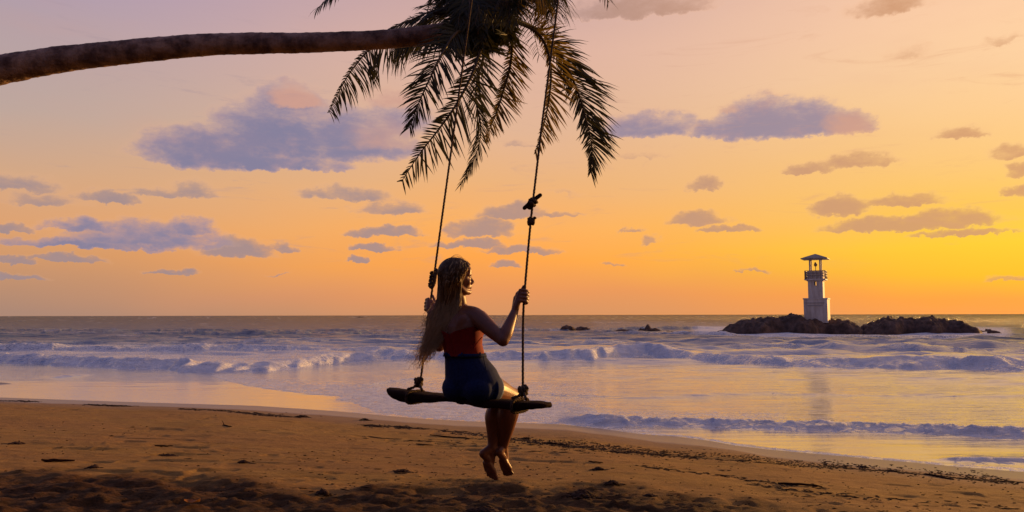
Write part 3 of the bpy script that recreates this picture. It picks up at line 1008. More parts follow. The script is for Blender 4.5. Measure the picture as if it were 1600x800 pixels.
# palm 2: the trunk above the frame that the swing hangs from
p2b = Vector((-7.4, -3.0, 1.2))
palm2 = thing('overhanging_coconut_palm', p2b, 'second coconut palm arching overhead, the swing ropes are tied to it', 'palm tree')
ropeL_top = W(737, 0, 5.65)
ropeR_top = W(872, 0, 5.30)
kL, kR = W(677, 440, 5.18), W(820, 452, 4.67)
eL = ropeL_top + (ropeL_top - kL) * (1.05 / (ropeL_top.z - kL.z))
eR = ropeR_top + (ropeR_top - kR) * (1.25 / (ropeR_top.z - kR.z))
eL.z = max(eL.z, 6.05)
dirT = (eR - eL)
t2 = [p2b, (-7.0, 0.2, 3.2), (-5.6, 3.8, 5.0), (-2.8, 6.0, 5.95), eL + Vector((0, 0, .11)), eR + Vector((0, 0, .11)), eR + dirT * 2 + Vector((0, .2, .35)), eR + dirT * 4 + Vector((0, .5, .95))]
trunk_mesh(t2, [.24, .17, .15, .125, .11, .108, .10, .10], 8, 9).build('trunk', barkM, palm2)
C2 = t2[-1]
for k in range(9):
    a = k / 9 * 6.28
    d_ = Vector((math.cos(a), math.sin(a), 0))
    frond(palm2, [C2, C2 + d_ * .9 + Vector((0, 0, .9)), C2 + d_ * 2.0 + Vector((0, 0, 1.0)), C2 + d_ * 2.9 + Vector((0, 0, .4))], .7, (0, 0, 1), droop=.6, nl=44, bare=.15, sdn=300 + k, width=.05)

# ------------------------------------------------------------------ the swing
bL, bR = W(607, 614, 5.10), W(858, 634, 4.40)
swing = thing('rope_swing', (bL + bR) / 2, 'wooden plank swing hanging on two long brown ropes', 'swing')
ax = (bR - bL)
LEN = ax.length
ax.normalize()
bk = Vector((ax.y, -ax.x, 0)).normalized()      # horizontal, towards the camera side
upv = ax.cross(bk)
if upv.z < 0:
    upv = -upv
# plank from a station table: (t, top z, bottom z, half depth)
st_ = [(0, .034, .024, .012), (.012, .034, .010, .035), (.04, .032, -.012, .060), (.08, .030, -.036, .075), (.13, .027, -.052, .08), (.17, .025, -.058, .08), (.19, .024, -.050, .08), (.24, .022, -.050, .082), (.31, .020, -.044, .083),
       (.40, .018, -.026, .085), (.50, .016, -.018, .085), (.56, .014, -.026, .086), (.62, .014, -.044, .088), (.68, .014, -.046, .088), (.75, .014, -.036, .086), (.82, .015, -.044, .084), (.86, .016, -.042, .082),
       (.90, .017, -.028, .08), (.95, .018, -.024, .07), (.985, .018, -.020, .055), (1.0, .012, -.004, .03)]
ts = np.linspace(0, 1, 90)
sa = np.array(st_)
mb = MB()
nn_ = 20
for t in ts:
    zt, zb, hd = (np.interp(t, sa[:, 0], sa[:, k]) for k in (1, 2, 3))
    zb = zb * .82 if zb < 0 else zb
    c = bL + ax * (LEN * t) + upv * ((zt + zb) / 2)
    h = (zt - zb) / 2
    for k in range(nn_):
        a = 2 * math.pi * k / nn_
        ca_, sa_ = math.cos(a), math.sin(a)
        u = math.copysign(abs(ca_) ** .5, ca_) * hd
        v = math.copysign(abs(sa_) ** .45, sa_) * h
        wv = .0035 * float(vnoise(np.array([t * 30.]), np.array([a * 1.5]), seed=4)[0])
        mb.v.append(tuple(c + bk * (u + wv) + upv * (v + wv)))
for i in range(len(ts) - 1):
    for k in range(nn_):
        k2 = (k + 1) % nn_
        mb.f.append((i * nn_ + k, i * nn_ + k2, (i + 1) * nn_ + k2, (i + 1) * nn_ + k))
mb.f.append(tuple(range(nn_))[::-1])
mb.f.append(tuple((len(ts) - 1) * nn_ + k for k in range(nn_)))
mb.build('seat_board', woodM, swing, merge=True)


def rope_mesh(mb, pts, r, pitch=.075, n=5, strands=3, steps=8):
    P, _ = smooth_path(pts, None, steps)
    cum = [0]
    for i in range(1, len(P)):
        cum.append(cum[-1] + (P[i] - P[i - 1]).length)
    N = max(int(cum[-1] / (pitch / 7)), 6)
    ds = np.linspace(0, cum[-1], N)
    C = [Vector([float(np.interp(d, cum, [p[k] for p in P])) for k in range(3)]) for d in ds]
    for s_ in range(strands):
        q = []
        nrm = None
        for i, d in enumerate(ds):
            T = (C[min(i + 1, N - 1)] - C[max(i - 1, 0)]).normalized()
            if nrm is None:
                ref = Vector((0, 1, 0)) if abs(T.y) < .9 else Vector((1, 0, 0))
                nrm = (ref - T * ref.dot(T)).normalized()
            nrm = (nrm - T * nrm.dot(T)).normalized()
            b_ = T.cross(nrm)
            a = 2 * math.pi * (d / pitch + s_ / strands)
            q.append(C[i] + (nrm * math.cos(a) + b_ * math.sin(a)) * r * .40)
        mb.tube(q, r * .66, n)
    return mb


def wraps(c, axis, rad, r, turns, rise, seed=0, wob=.2):
    axis = Vector(axis).normalized()
    ref = Vector((0, 1, 0)) if abs(axis.y) < .8 else Vector((1, 0, 0))
    a1 = (ref - axis * ref.dot(axis)).normalized()
    a2 = axis.cross(a1)
    rr_ = random.Random(seed)
    out = []
    N = int(turns * 10)
    for k in range(N + 1):
        a = 2 * math.pi * k / 10
        q = rad * (1 + wob * rr_.uniform(-1, 1) * .5)
        out.append(Vector(c) + (a1 * math.cos(a) + a2 * math.sin(a)) * q + axis * (rise * (k / N - .5)))
    return out


RR = .0078
bt = lambda px: bL + ax * (LEN * ((px - 607) / 251))
# rope paths
depthL, depthR = 4.97, 4.50
botL, botR = W(655, 606, depthL), W(817, 618, depthR)
pathL = [botL, W(661, 566, 5.02), W(668, 500, 5.10), W(674, 462, 5.15), kL, W(690, 345, 5.28), W(703, 250, 5.38), W(718, 140, 5.50), ropeL_top, eL]
pathR = [botR, W(817, 570, 4.55), W(817.5, 500, 4.62), kR, W(829, 350, 4.80), W(838, 270, 4.92), W(850, 170, 5.07), W(862, 80, 5.2), ropeR_top, eR]
rl = rope_mesh(MB(), pathL, RR).build('rope', ropeM, swing)
rr = rope_mesh(MB(), pathR, RR).build('rope', ropeM, swing)


def child(mb, name, mat, par):
    o = mb.build(name, mat, None)
    o.parent = par
    o.matrix_parent_inverse = par.matrix_parent_inverse.inverted() if False else Matrix.Identity(4)
    return o


# knots
k1 = MB()
axL = (pathL[5] - kL).normalized()
rope_mesh(k1, wraps(W(676, 436, 5.17), axL, .017, .01, 3.5, .09, 3), .0105, steps=2)
rope_mesh(k1, [W(675, 440, 5.15), W(671, 446, 5.14), W(675, 450, 5.14), W(679, 440, 5.13), W(681, 428, 5.13), W(684, 423, 5.14), W(680, 421, 5.15)], .011, steps=3)
rope_mesh(k1, wraps(W(674, 446, 5.17), (1, .2, .3), .016, .01, 1.5, .02, 5), .0105, steps=2)
child(k1, 'knot', ropeM, rl)
k2 = MB()
axR = (pathR[5] - pathR[4]).normalized()
rope_mesh(k2, wraps(W(831.5, 318, 4.85), axR, .019, .01, 2.5, .05, 7), .0105, steps=2)
rope_mesh(k2, wraps(W(832.5, 316, 4.83), (.8, .1, .6), .017, .01, 2.0, .05, 8), .0105, steps=2)
rope_mesh(k2, [W(829, 320, 4.83), W(824, 325, 4.83), W(830, 326, 4.84), W(833, 321, 4.85)], .008, steps=3)
child(k2, 'knot', ropeM, rr)
k3 = MB()
rope_mesh(k3, wraps(W(830, 346, 4.80), axR, .017, .01, 2.5, .035, 9), .0105, steps=2)
rope_mesh(k3, wraps(W(830, 346, 4.80), (1, .3, .1), .017, .01, 2.0, .025, 10), .0105, steps=2)
rope_mesh(k3, [W(832, 344, 4.79), W(835, 340, 4.79), W(837, 342, 4.79)], .009, steps=3)
child(k3, 'knot', ropeM, rr)
tg = MB()
tg.limb([W(819.5, 325, 4.82), W(832, 314, 4.83), W(844, 305, 4.84)], [.013, .0135, .013], 8, 4)
child(tg, 'toggle_stick', woodM, rr)
for (px, py, par, dd, sd) in ((654, 599, rl, 4.94, 20), (817, 613, rr, 4.45, 30)):
    k = MB()
    rope_mesh(k, wraps(W(px, py - 1, dd), (0, 0, 1), .021, .01, 2.5, .05, sd), .011, steps=2)
    rope_mesh(k, wraps(W(px + 1, py - 3, dd - .01), (1, .2, .3), .022, .01, 2.5, .04, sd + 1), .011, steps=2)
    rope_mesh(k, [W(px - 2, py, dd - .02), W(px - 7, py + 6, dd - .04), W(px - 14, py + 8, dd - .05), W(px - 17, py + 9.5, dd - .04)], .009, steps=3)
    rope_mesh(k, [W(px + 2, py, dd - .02), W(px + 4, py + 7, dd - .08), W(px + 6, py + 12, dd - .10)], .009, steps=3)
    # loop passing round the board
    c = bt(px + 1) + upv * -.012
    loop = []
    for q in range(17):
        a = 2 * math.pi * q / 16 + 1.57
        ca_, sa_ = math.cos(a), math.sin(a)
        loop.append(c + bk * (math.copysign(abs(ca_) ** .6, ca_) * .090) + upv * (math.copysign(abs(sa_) ** .6, sa_) * .037))
    rope_mesh(k, loop, .010, steps=2)
    child(k, 'knot', ropeM, par)
for (e_, par) in ((eL, rl), (eR, rr)):
    k = MB()
    rope_mesh(k, wraps(e_ + Vector((0, 0, .11)), dirT, .125, .01, 3, .09, 40, .02), .0105, steps=2)
    child(k, 'rope_lashing', ropeM, par)

# ------------------------------------------------------------------ the woman
nF = Vector((-ax.y, ax.x, 0)).normalized()      # way she faces (away, to the right)
if nF.y < 0:
    nF = -nF
rS = Vector((nF.y, -nF.x, 0)).normalized()      # her right
UZ = Vector((0, 0, 1))
hipC = W(740, 598, 4.70)
woman = thing('person', hipC, 'long-haired person in red top and denim shorts seated on the rope swing', 'person')


def frame(c, a, f, u):
    return c + rS * a + nF * f + UZ * u


# torso stations from photo positions: (px, py, depth, half width, half depth, forward bow)
tor = [(739, 616, 4.70, .135, .105), (740, 606, 4.70, .168, .125), (739, 592, 4.70, .172, .128), (734, 576, 4.70, .155, .115), (728, 562, 4.70, .130, .098), (725, 550, 4.70, .119, .090),
       (722, 538, 4.705, .121, .088), (720, 524, 4.71, .131, .094), (719, 510, 4.72, .143, .098), (718, 500, 4.73, .146, .092), (718, 492, 4.735, .125, .078), (718, 486, 4.74, .085, .062), (718, 480, 4.74, .055, .052)]


def loft(mb, stations, grow=0.0, n=28, u0=-180, u1=180, expo=.9, close=True):
    base = len(mb.v)
    full = (u1 - u0) >= 359.9
    cnt = n if full else n + 1
    for (px, py, dp, a, b_) in stations:
        c = W(px, py, dp)
        for k in range(cnt):
            t = R(u0 + (u1 - u0) * k / n)
            ca_, sa_ = math.cos(t), math.sin(t)
            x = math.copysign(abs(ca_) ** expo, ca_) * (a + grow)
            y = math.copysign(abs(sa_) ** expo, sa_) * (b_ + grow)
            if y < 0:                       # spine furrow on the back
                y *= 1 - .07 * math.exp(-(x / .03) ** 2)
            mb.v.append(tuple(c + rS * x + nF * y))
    for i in range(len(stations) - 1):
        for k in range(cnt if full else n):
            k2 = (k + 1) % cnt if full else k + 1
            mb.f.append((base + i * cnt + k, base + i * cnt + k2, base + (i + 1) * cnt + k2, base + (i + 1) * cnt + k))
    if full and close:
        mb.f.append(tuple(base + k for k in range(cnt))[::-1])
        mb.f.append(tuple(base + (len(stations) - 1) * cnt + k for k in range(cnt)))


def resample(stations, m=4):
    a = np.array(stations)
    t = np.arange(len(a))
    tt = np.linspace(0, len(a) - 1, (len(a) - 1) * m + 1)
    return [tuple(float(np.interp(q, t, a[:, k])) for k in range(a.shape[1])) for q in tt]


body = MB()
loft(body, resample(tor))
shR, shL = W(748, 497, 4.645), W(688, 498, 4.83)
elR, wrR = W(786, 532, 4.52), W(804, 487, 4.62)
elL, wrL = W(686, 541, 4.90), W(675, 497, 5.04)
gR = W(818.5, 465, 4.655)
gL = W(671.5, 478, 5.12)
# shoulders and arms
body.limb([W(726, 489, 4.72), W(740, 492, 4.67), shR], [.050, .052, .052], 14, 4)
body.limb([W(708, 489, 4.76), W(697, 493, 4.80), shL], [.050, .050, .050], 14, 4)
body.limb([W(738, 506, 4.68), W(750, 503, 4.645)], [.06, .05], 14, 4)
body.limb([shR, shR.lerp(elR, .3), shR.lerp(elR, .65), elR], [.054, .051, .044, .036], 16)
body.limb([elR, elR.lerp(wrR, .25), elR.lerp(wrR, .6), wrR], [.036, .041, .033, .0245], 16)
body.limb([shL, shL.lerp(elL, .3), shL.lerp(elL, .65), elL], [.052, .049, .042, .036], 16)
body.limb([elL, elL.lerp(wrL, .25), elL.lerp(wrL, .6), wrL], [.036, .040, .032, .0245], 16)
# shoulder blades and buttocks
body.ell(frame(W(718, 508, 4.73), .075, -.062, 0), (.05, .03, .07))
body.ell(frame(W(718, 508, 4.73), -.075, -.062, 0), (.05, .03, .07))
body.ell(frame(W(718, 515, 4.72), .062, .075, 0), (.06, .055, .06))
body.ell(frame(W(718, 515, 4.72), -.062, .075, 0), (.06, .055, .06))
body.ell(frame(hipC, .08, -.05, -.03), (.09, .085, .085))
body.ell(frame(hipC, -.08, -.05, -.03), (.09, .085, .085))
# legs
hpR, hpL = frame(hipC, .085, .02, -.03), frame(hipC, -.085, .02, -.03)
knR, knL = W(802, 620, 4.93), W(781, 625, 5.03)
anR, anL = W(786, 697, 5.0), W(769, 699, 4.98)
body.limb([hpR, hpR.lerp(knR, .35), hpR.lerp(knR, .75), knR], [.092, .083, .062, .052], 20)
body.limb([hpL, hpL.lerp(knL, .35), hpL.lerp(knL, .75), knL], [.092, .083, .062, .052], 20)
for kn, an in ((knR, anR), (knL, anL)):
    cb = -nF * .02
    body.limb([kn, kn.lerp(an, .18) + cb * .5, kn.lerp(an, .36) + cb, kn.lerp(an, .62) + cb * .4, kn.lerp(an, .86), an], [.057, .064, .068, .053, .037, .033], 18, 5)


def foot(mb, an, heel, ball, toes, side):
    """sole hangs down: heel ball, instep, forefoot and five toes"""
    mb.limb([an, heel], [.029, .027], 12, 4)
    mb.limb([heel, heel.lerp(ball, .5) + (an - heel) * .25, ball], [.027, .027, .024], 12, 4)
    mb.limb([an, an.lerp(ball, .55), ball], [.030, .026, .020], 12, 4)
    for k in range(5):
        o_ = side * (.036 - .018 * k)
        L = (.9, 1.0, .93, .83, .70)[k]
        r = (.0135, .0105, .010, .0095, .009)[k]
        kb = ball + o_ * .8
        mb.limb([heel.lerp(ball, .55) + o_ * .35, kb], [.020, .0155], 10, 3)
        mb.limb([kb, kb + (toes - ball) * L * .6, kb + (toes - ball) * L + o_ * .15], [r * 1.15, r, r * .95], 10, 3)


foot(body, anL, W(755, 709, 4.955), W(766, 735, 5.0), W(770, 747.5, 5.015), rS * 1.0)
foot(body, anR, W(780, 706, 4.97), W(791, 731, 5.06), W(796, 742.5, 5.09), rS * -1.0)

# neck and head
hc = W(713, 433, 4.73)
HF = Vector((.955, .29, -.02)).normalized()
HS = HF.cross(UZ).normalized()
HU = HS.cross(HF).normalized()
HM = Matrix((HF, HS, HU)).transposed()


def hp(f, u, s_=0.0):
    return hc + HF * f + HU * u + HS * s_


body.limb([W(718, 488, 4.735), W(718, 474, 4.735), hp(.0, -.075)], [.056, .046, .050], 16)
body.ell(hp(-.012, .022), (.093, .074, .086), HM)
body.ell(hp(.036, -.015), (.054, .062, .074), HM)
body.ell(hp(.045, -.052), (.046, .050, .050), HM)
body.limb([hp(.078, -.094), hp(.086, -.090)], [.0155, .0155], 10, 3)
for sg in (-1, 1):
    body.limb([hp(.076, -.092, .014 * sg), hp(.04, -.085, .042 * sg), hp(.0, -.055, .056 * sg)], [.017, .019, .02], 10, 4)
    body.limb([hp(.086, .016, .006 * sg), hp(.082, .020, .030 * sg), hp(.066, .016, .048 * sg)], [.0095, .0095, .010], 8, 3)
    body.ell(hp(.058, -.028, .034 * sg), (.028, .024, .026), HM)
    body.ell(hp(.098, -.034, .008 * sg), (.010, .008, .007), HM)
    body.ell(hp(-.004, -.010, .073 * sg), (.018, .009, .030), HM)
body.ell(hp(.068, .036), (.026, .052, .042), HM)
body.limb([hp(.084, .006), hp(.097, -.012), hp(.109, -.028)], [.0085, .0085, .0088], 10, 4)
body.limb([hp(.090, -.052, .016), hp(.097, -.051), hp(.090, -.052, -.016)], [.005, .0075, .005], 8, 3)
body.limb([hp(.087, -.064, .014), hp(.093, -.064), hp(.087, -.064, -.014)], [.005, .0078, .005], 8, 3)
body.ell(hp(.082, -.058), (.013, .026, .022), HM)


def hand(mb, g_, up, wrist, e1, e2, k=1.0):
    """fist round a rope: g_ grip point, up rope direction, e1 palm side, e2 knuckle side"""
    up = up.normalized()
    e1 = (e1 - up * e1.dot(up)).normalized()
    e2 = (e2 - up * e2.dot(up) - e1 * e2.dot(e1)).normalized()
    P = lambda a, b_, c: g_ + e1 * a + e2 * b_ + up * c
    offs = (.034, .011, -.012, -.033)
    for i, o_ in enumerate(offs):
        L = (1.0, 1.06, 1.0, .86)[i]
        kn = P(.028 + .004 * abs(i - 1), .030, o_)
        mb.limb([wrist, wrist.lerp(kn, .55), kn], [.023, .017, .0115], 10, 3)
        mb.limb([kn, P(-.004, .031 * L, o_ + .002), P(-.022 * L, .016, o_ + .002)], [.0108, .0098, .009], 10, 3)
        mb.limb([P(-.022 * L, .016, o_ + .002), P(-.024 * L, -.006, o_), P(-.012, -.021 * L, o_ - .001)], [.009, .0083, .0072], 10, 3)
    mb.ell(P(.034, .006, -.004), (.024, .020, .040))
    th = P(.045, -.012, -.004)
    mb.limb([wrist, th], [.022, .018], 10, 3)
    mb.limb([th, P(.026, -.021, .024), P(.014, -.018, .048)], [.016, .012, .010], 10, 3)
    mb.limb([P(.014, -.018, .048), P(.008, -.013, .062), P(.004, -.010, .074)], [.010, .0092, .008], 10, 3)


upR = (pathR[3] - pathR[2])
hand(body, gR, upR, wrR, Vector((-1, -.25, 0)), Vector((-.2, -1, 0)))
upL = (kL - pathL[2])
hand(body, gL, upL, wrL, (wrL - gL), Vector((-1, -.3, 0)))


def fuse(mb, name, mat, parent, voxel, sm=6, fac=.5, smooth_mod=True):
    o = mb.build(name, mat, None, merge=True)
    md = o.modifiers.new('r', 'REMESH')
    md.mode = 'VOXEL'
    md.voxel_size = voxel
    md.use_smooth_shade = True
    if sm:
        m2 = o.modifiers.new('s', 'SMOOTH')
        m2.iterations = sm
        m2.factor = fac
    dg = bpy.context.evaluated_depsgraph_get()
    me = bpy.data.meshes.new_from_object(o.evaluated_get(dg))
    o.modifiers.clear()
    old = o.data
    o.data = me
    me.name = name
    bpy.data.meshes.remove(old)
    if not me.materials:
        me.materials.append(mat)
    me.polygons.foreach_set('use_smooth', [True] * len(me.polygons))
    if parent:
        o.parent = parent
        o.matrix_parent_inverse = Matrix.Translation(-parent.location)
    return o


bodyO = fuse(body, 'body', skinM, woman, .0042, 4, .5)
for sg in (-1, 1):
    e = MB()
    e.ell(hp(.0735, .002, .031 * sg), (.0125, .0125, .0105), HM, 12, 8)
    eo = e.build('eye', eyeM, woman)
    la = MB()
    la.limb([hp(.080, .008, .020 * sg), hp(.088, .006, .030 * sg), hp(.076, .007, .044 * sg)], [.0014, .0018, .0010], 6, 3)
    la.limb([hp(.092, .024, .010 * sg), hp(.090, .029, .028 * sg), hp(.075, .026, .048 * sg)], [.0012, .0018, .0009], 6, 3)
    child(la, 'eyelash', lashM, eo)

# shorts
sh = MB()
loft(sh, resample([(739, 619, 4.70, .142, .112), (740, 606, 4.70, .176, .134), (739, 592, 4.70, .180, .138), (735, 576, 4.70, .164, .126), (729, 562, 4.70, .140, .108), (726, 555, 4.70, .131, .102)]), n=32)
hemR, hemL = hpR.lerp(knR, .13), hpL.lerp(knL, .13)
for hpX, he, a in ((hpR, hemR, 0), (hpL, hemL, 1)):
    P, Q = smooth_path([hpX - nF * .03, hpX.lerp(he, .5), he], [.106, .101, .094], 6)
    sh.tube(P, Q, 22)
sh.ell(frame(hipC, .08, -.055, -.03), (.096, .092, .09))
sh.ell(frame(hipC, -.08, -.055, -.03), (.096, .092, .09))
shortsO = fuse(sh, 'shorts', denimM, woman, .006, 5, .5)
wb = MB()
loft(wb, [(726.5, 557, 4.70, .139, .109), (726, 551.5, 4.70, .132, .103)], grow=.002, n=40)
child(wb, 'waistband', denimM, shortsO)
for he, hpX in ((hemR, hpR), (hemL, hpL)):
    d_ = (he - hpX).normalized()
    hm = MB()
    hm.tube([he - d_ * .010, he + d_ * .003], [.0965, .096], 30, caps=False)
    hm.tube([he - d_ * .004, he + d_ * .006], [.0955, .092], 30, caps=False)
    child(hm, 'hem', hemM, shortsO)
# belt loops and a back pocket
for a, f in ((.06, -1), (-.06, -1), (.132, -.2)):
    lp = MB()
    c = W(726, 554, 4.70)
    b_ = -.104 if f == -1 else -.02
    lp.box(c + rS * a + nF * b_, (.010, .008, .035))
    child(lp, 'belt_loop', denimM, shortsO)

# top: wraps the chest, runs across the low back, tie round the neck
tp_ = MB()
rows_ = resample([(726, 556, 4.70, .125, .098), (725, 550, 4.70, .121, .094), (722, 538, 4.705, .123, .092), (720, 524, 4.71, .133, .100), (719, 513, 4.72, .142, .118), (719, 505, 4.72, .14, .125)], 5)
nr = len(rows_)
for i, (px, py, dp, a, b_) in enumerate(rows_):
    c = W(px, py, dp)
    half = float(np.interp(py, [505, 508, 512, 517, 522, 550], [72, 96, 128, 165, 180, 180]))
    for k in range(41):
        t = R(90 + half * (k / 20 - 1))
        ca_, sa_ = math.cos(t), math.sin(t)
        bust = 1 + (.18 * math.exp(-((abs(math.degrees(t) - 90) - 38) / 22) ** 2) * math.exp(-((py - 515) / 9) ** 2))
        x = math.copysign(abs(ca_) ** .9, ca_) * (a + .007) * bust
        y = math.copysign(abs(sa_) ** .9, sa_) * (b_ + .007) * bust
        tp_.v.append(tuple(c + rS * x + nF * y))
for i in range(nr - 1):
    for k in range(40):
        tp_.f.append((i * 41 + k, i * 41 + k + 1, (i + 1) * 41 + k + 1, (i + 1) * 41 + k))
topO = tp_.build('top', topM, woman)
sm_ = topO.modifiers.new('s', 'SOLIDIFY')
sm_.thickness = .003
strp = MB()
for sg in (-1, 1):
    c1_ = W(719, 505, 4.72)
    strp.limb([c1_ + rS * .085 * sg + nF * .115, c1_ + rS * .07 * sg + nF * .085 + UZ * .06, W(718, 480, 4.735) + rS * .052 * sg + nF * .015, W(718, 474, 4.735) - nF * .053], [.006, .006, .005, .005], 8, 5)
child(strp, 'neck_strap', topM, topO)
# string ties hanging at the side of the back
ti = MB()
ti.limb([W(753, 527, 4.62), W(745, 536, 4.60), W(739, 548, 4.60)], [.003, .003, .003], 6, 4)
child(ti, 'side_tie', topM, topO)
ti = MB()
ti.limb([W(755, 556, 4.59), W(757, 566, 4.575), W(760, 577, 4.57)], [.0025, .0025, .003], 6, 4)
child(ti, 'tie_end', denimM, topO)

# hair
hr = MB()
hrnd = random.Random(5)
# under-volume so that no skin shows between strands
hb = MB()
hb.ell(hp(-.018, .028), (.101, .083, .092), HM, 20, 14)
hb.limb([hp(-.055, -.01), hp(-.062, -.08), W(697, 476, 4.71), W(690, 492, 4.72)], [.058, .050, .036, .015], 16, 5)
hb.limb([hp(-.02, -.02, .045), hp(-.03, -.07, .040), W(704, 474, 4.69)], [.036, .034, .016], 14, 5)
cap = fuse(hb, 'hair_volume', hairM, None, .006, 4, .5)
# carve the face side free
bm = bmesh.new()
bm.from_mesh(cap.data)
dl = [v for v in bm.verts if ((v.co - hc).dot(HF) > .052 - .55 * max(.045 - (v.co - hc).dot(HU), 0) * .35 and (v.co - hc).dot(HU) < .078 and (v.co - hc).dot(HU) > -.11)]
bmesh.ops.delete(bm, geom=dl, context='VERTS')
A = bm.verts.layers.float.new('tval')
for v in bm.verts:
    v[A] = .0
bm.to_mesh(cap.data)
bm.free()
for k in range(2300):
    # root on the scalp
    while True:
        a = hrnd.uniform(0, 2 * math.pi)
        e = hrnd.uniform(-.35, 1.45)
        d = Vector((math.cos(a) * math.cos(e), math.sin(a) * math.cos(e), math.sin(e)))
        if d.x < .52 - .5 * max(0, .55 - d.z) + .2:
            break
    root = hp(-.016 + .101 * d.x, .026 + .095 * d.z, .084 * d.y)
    # the lower the root and the nearer the face, the further right the strand hangs
    w = min(max((d.x + .8) / 1.5 + hrnd.uniform(-.25, .25), 0), 1)
    near = d.y > 0
    r2 = Vector((hrnd.gauss(0, 1), hrnd.gauss(0, 1), hrnd.gauss(0, .4)))
    side = d.y if abs(d.y) > .25 else (.4 if d.y > 0 else -.4)
    p1 = hp(-.020 + .100 * d.x - .016, min(.024 + .09 * d.z, .05) - .05, .090 * (1 if side > 0 else -.8) * (abs(d.y) ** .3) * .95)
    if d.x < -.5:
        p1 = hp(-.112 + .03 * abs(d.y), -.03, .07 * d.y)
    x470 = 685 + 33 * w + hrnd.gauss(0, 1)
    x500 = 677 + 33 * w + hrnd.gauss(0, 2)
    x530 = 670 + 24 * w + hrnd.gauss(0, 3.5)
    x560 = 661 + 22 * w + hrnd.gauss(0, 6)
    x585 = 654 + 22 * w + hrnd.gauss(0, 9)
    dep = 4.665 + .10 * hrnd.random() * (1 - w)
    mdv = ((root - hc) + (p1 - hc)) * .5
    md_ = hc + mdv.normalized() * max(mdv.length, .104 + .010 * hrnd.random())
    pts = [root, md_, p1, W(x470, 470, dep + .01 if near else dep + .05), W(x500, 500, dep), W(x530, 529, dep), W(x560, 556, dep - .01), W(x585, 582, dep)]
    e_ = hrnd.random() ** 1.15
    cut = 4.0 + 3.0 * e_ * (1 - .55 * w)
    P, _ = smooth_path(pts, None, 5)
    nP = max(int(cut * 5) + 1, 8)
    P = P[:nP]
    wav = hrnd.uniform(0, 6)
    for i, p in enumerate(P):
        u = i / 30
        P[i] = p + (Vector((1, 0, 0)) * math.sin(i * .55 + wav) + Vector((0, 1, 0)) * math.cos(i * .5 + wav)) * .006 * u * 2
    if hrnd.random() < .14:      # fly-away ends
        for i in range(nP - 9, nP):
            P[i] = P[i] + Vector((-.006 * (i - nP + 9) ** 1.3 * hrnd.random(), 0, .003 * (i - nP + 9) * hrnd.uniform(-1, 1)))
    sun = .22 * hrnd.random() + (.5 if hrnd.random() < .22 else 0)
    rads = [.0019 * (1 - .75 * (i / len(P)) ** 2) for i in range(len(P))]
    hr.tube(P, rads, 3, caps=False, attr=[min(1, sun + 1.0 * (i / 34) ** 1.3) for i in range(len(P))])
for (a0, f0, f1, hgt) in ((0, -.06, .075, .021), (1, -.05, .055, .028), (2, -.02, .085, .010), (3, -.075, .02, .018)):  # stray hairs over the crown
    P = [hp(f0 + (f1 - f0) * t, .112 - 2.2 * (f0 + (f1 - f0) * t - .0) ** 2 * 2.2 + hgt * math.sin(math.pi * t), .02 * a0 - .02) for t in np.linspace(0, 1, 14)]
    hr.tube(P, .0011, 3, caps=False, attr=[.8] * 14)
hairO = hr.build('hair', hairM, woman)
cap.parent = hairO
cap.matrix_parent_inverse = Matrix.Identity(4)

# ------------------------------------------------------------------ lighthouse and islet
LD = 100.0


def mound(name, outline, depth, label, seed, wd=4.5):
    o = np.array(outline, float)
    xs = np.linspace(o[0, 0], o[-1, 0], 170)
    tops = np.interp(xs, o[:, 0], o[:, 1])
    v = np.linspace(-1, 1, 60)
    XX = np.zeros((60, 170))
    YY = XX.copy()
    ZZ = XX.copy()
    for i, (x, t) in enumerate(zip(xs, tops)):
        w_ = W(x, t, depth)
        XX[:, i] = w_.x
        YY[:, i] = depth + v * wd * (.75 + .25 * math.sin(i * .12 + seed))
        ZZ[:, i] = max(w_.z, -.05) * np.sqrt(np.clip(1 - v ** 2, 0, 1)) ** .8 - .25 * (np.abs(v) > .97)
    # blocky boulder relief (cellular)
    def cell(s_, sd):
        fx, fy = XX / s_, YY / s_
        best = np.full(XX.shape, 9.0)
        for a in (-1, 0, 1):
            for b_ in (-1, 0, 1):
                ix, iy = np.floor(fx) + a, np.floor(fy) + b_
                cx = ix + hsh(ix, iy, ix * 0, sd)
                cy = iy + hsh(ix, iy, ix * 0, sd + 1)
                best = np.minimum(best, np.hypot(fx - cx, fy - cy))
        return 1 - np.minimum(best, 1)
    rel = .95 * (cell(1.5, seed) - .5) + .45 * (cell(.6, seed + 9) - .5) + .25 * fbm(XX * 1.3, YY * 1.3, oct=4, seed=seed + 20)
    ZZ = ZZ + rel * np.clip(ZZ * .6 + .25, .13, .72)
    ob = grid_obj(name, XX, YY, ZZ, rockM, kind=None)
    tag(ob, label, 'rocks')
    return ob


mound('rock_islet', [(1119, 525), (1130, 519), (1142, 512), (1158, 504), (1176, 500), (1200, 499), (1222, 497), (1234, 493.5), (1250, 495), (1262, 499), (1280, 500), (1300, 500), (1310, 500), (1322, 506), (1334, 514), (1346, 522)], LD,
      'dark rocky islet that carries the white lighthouse', 3)
mound('rock_islet', [(1338, 523), (1350, 514), (1362, 509), (1374, 502), (1388, 498), (1412, 499), (1430, 500), (1448, 499), (1470, 500), (1486, 502), (1500, 509), (1512, 514), (1524, 522), (1536, 528)], LD - 2,
      'long dark rock mound to the right of the lighthouse islet', 17)


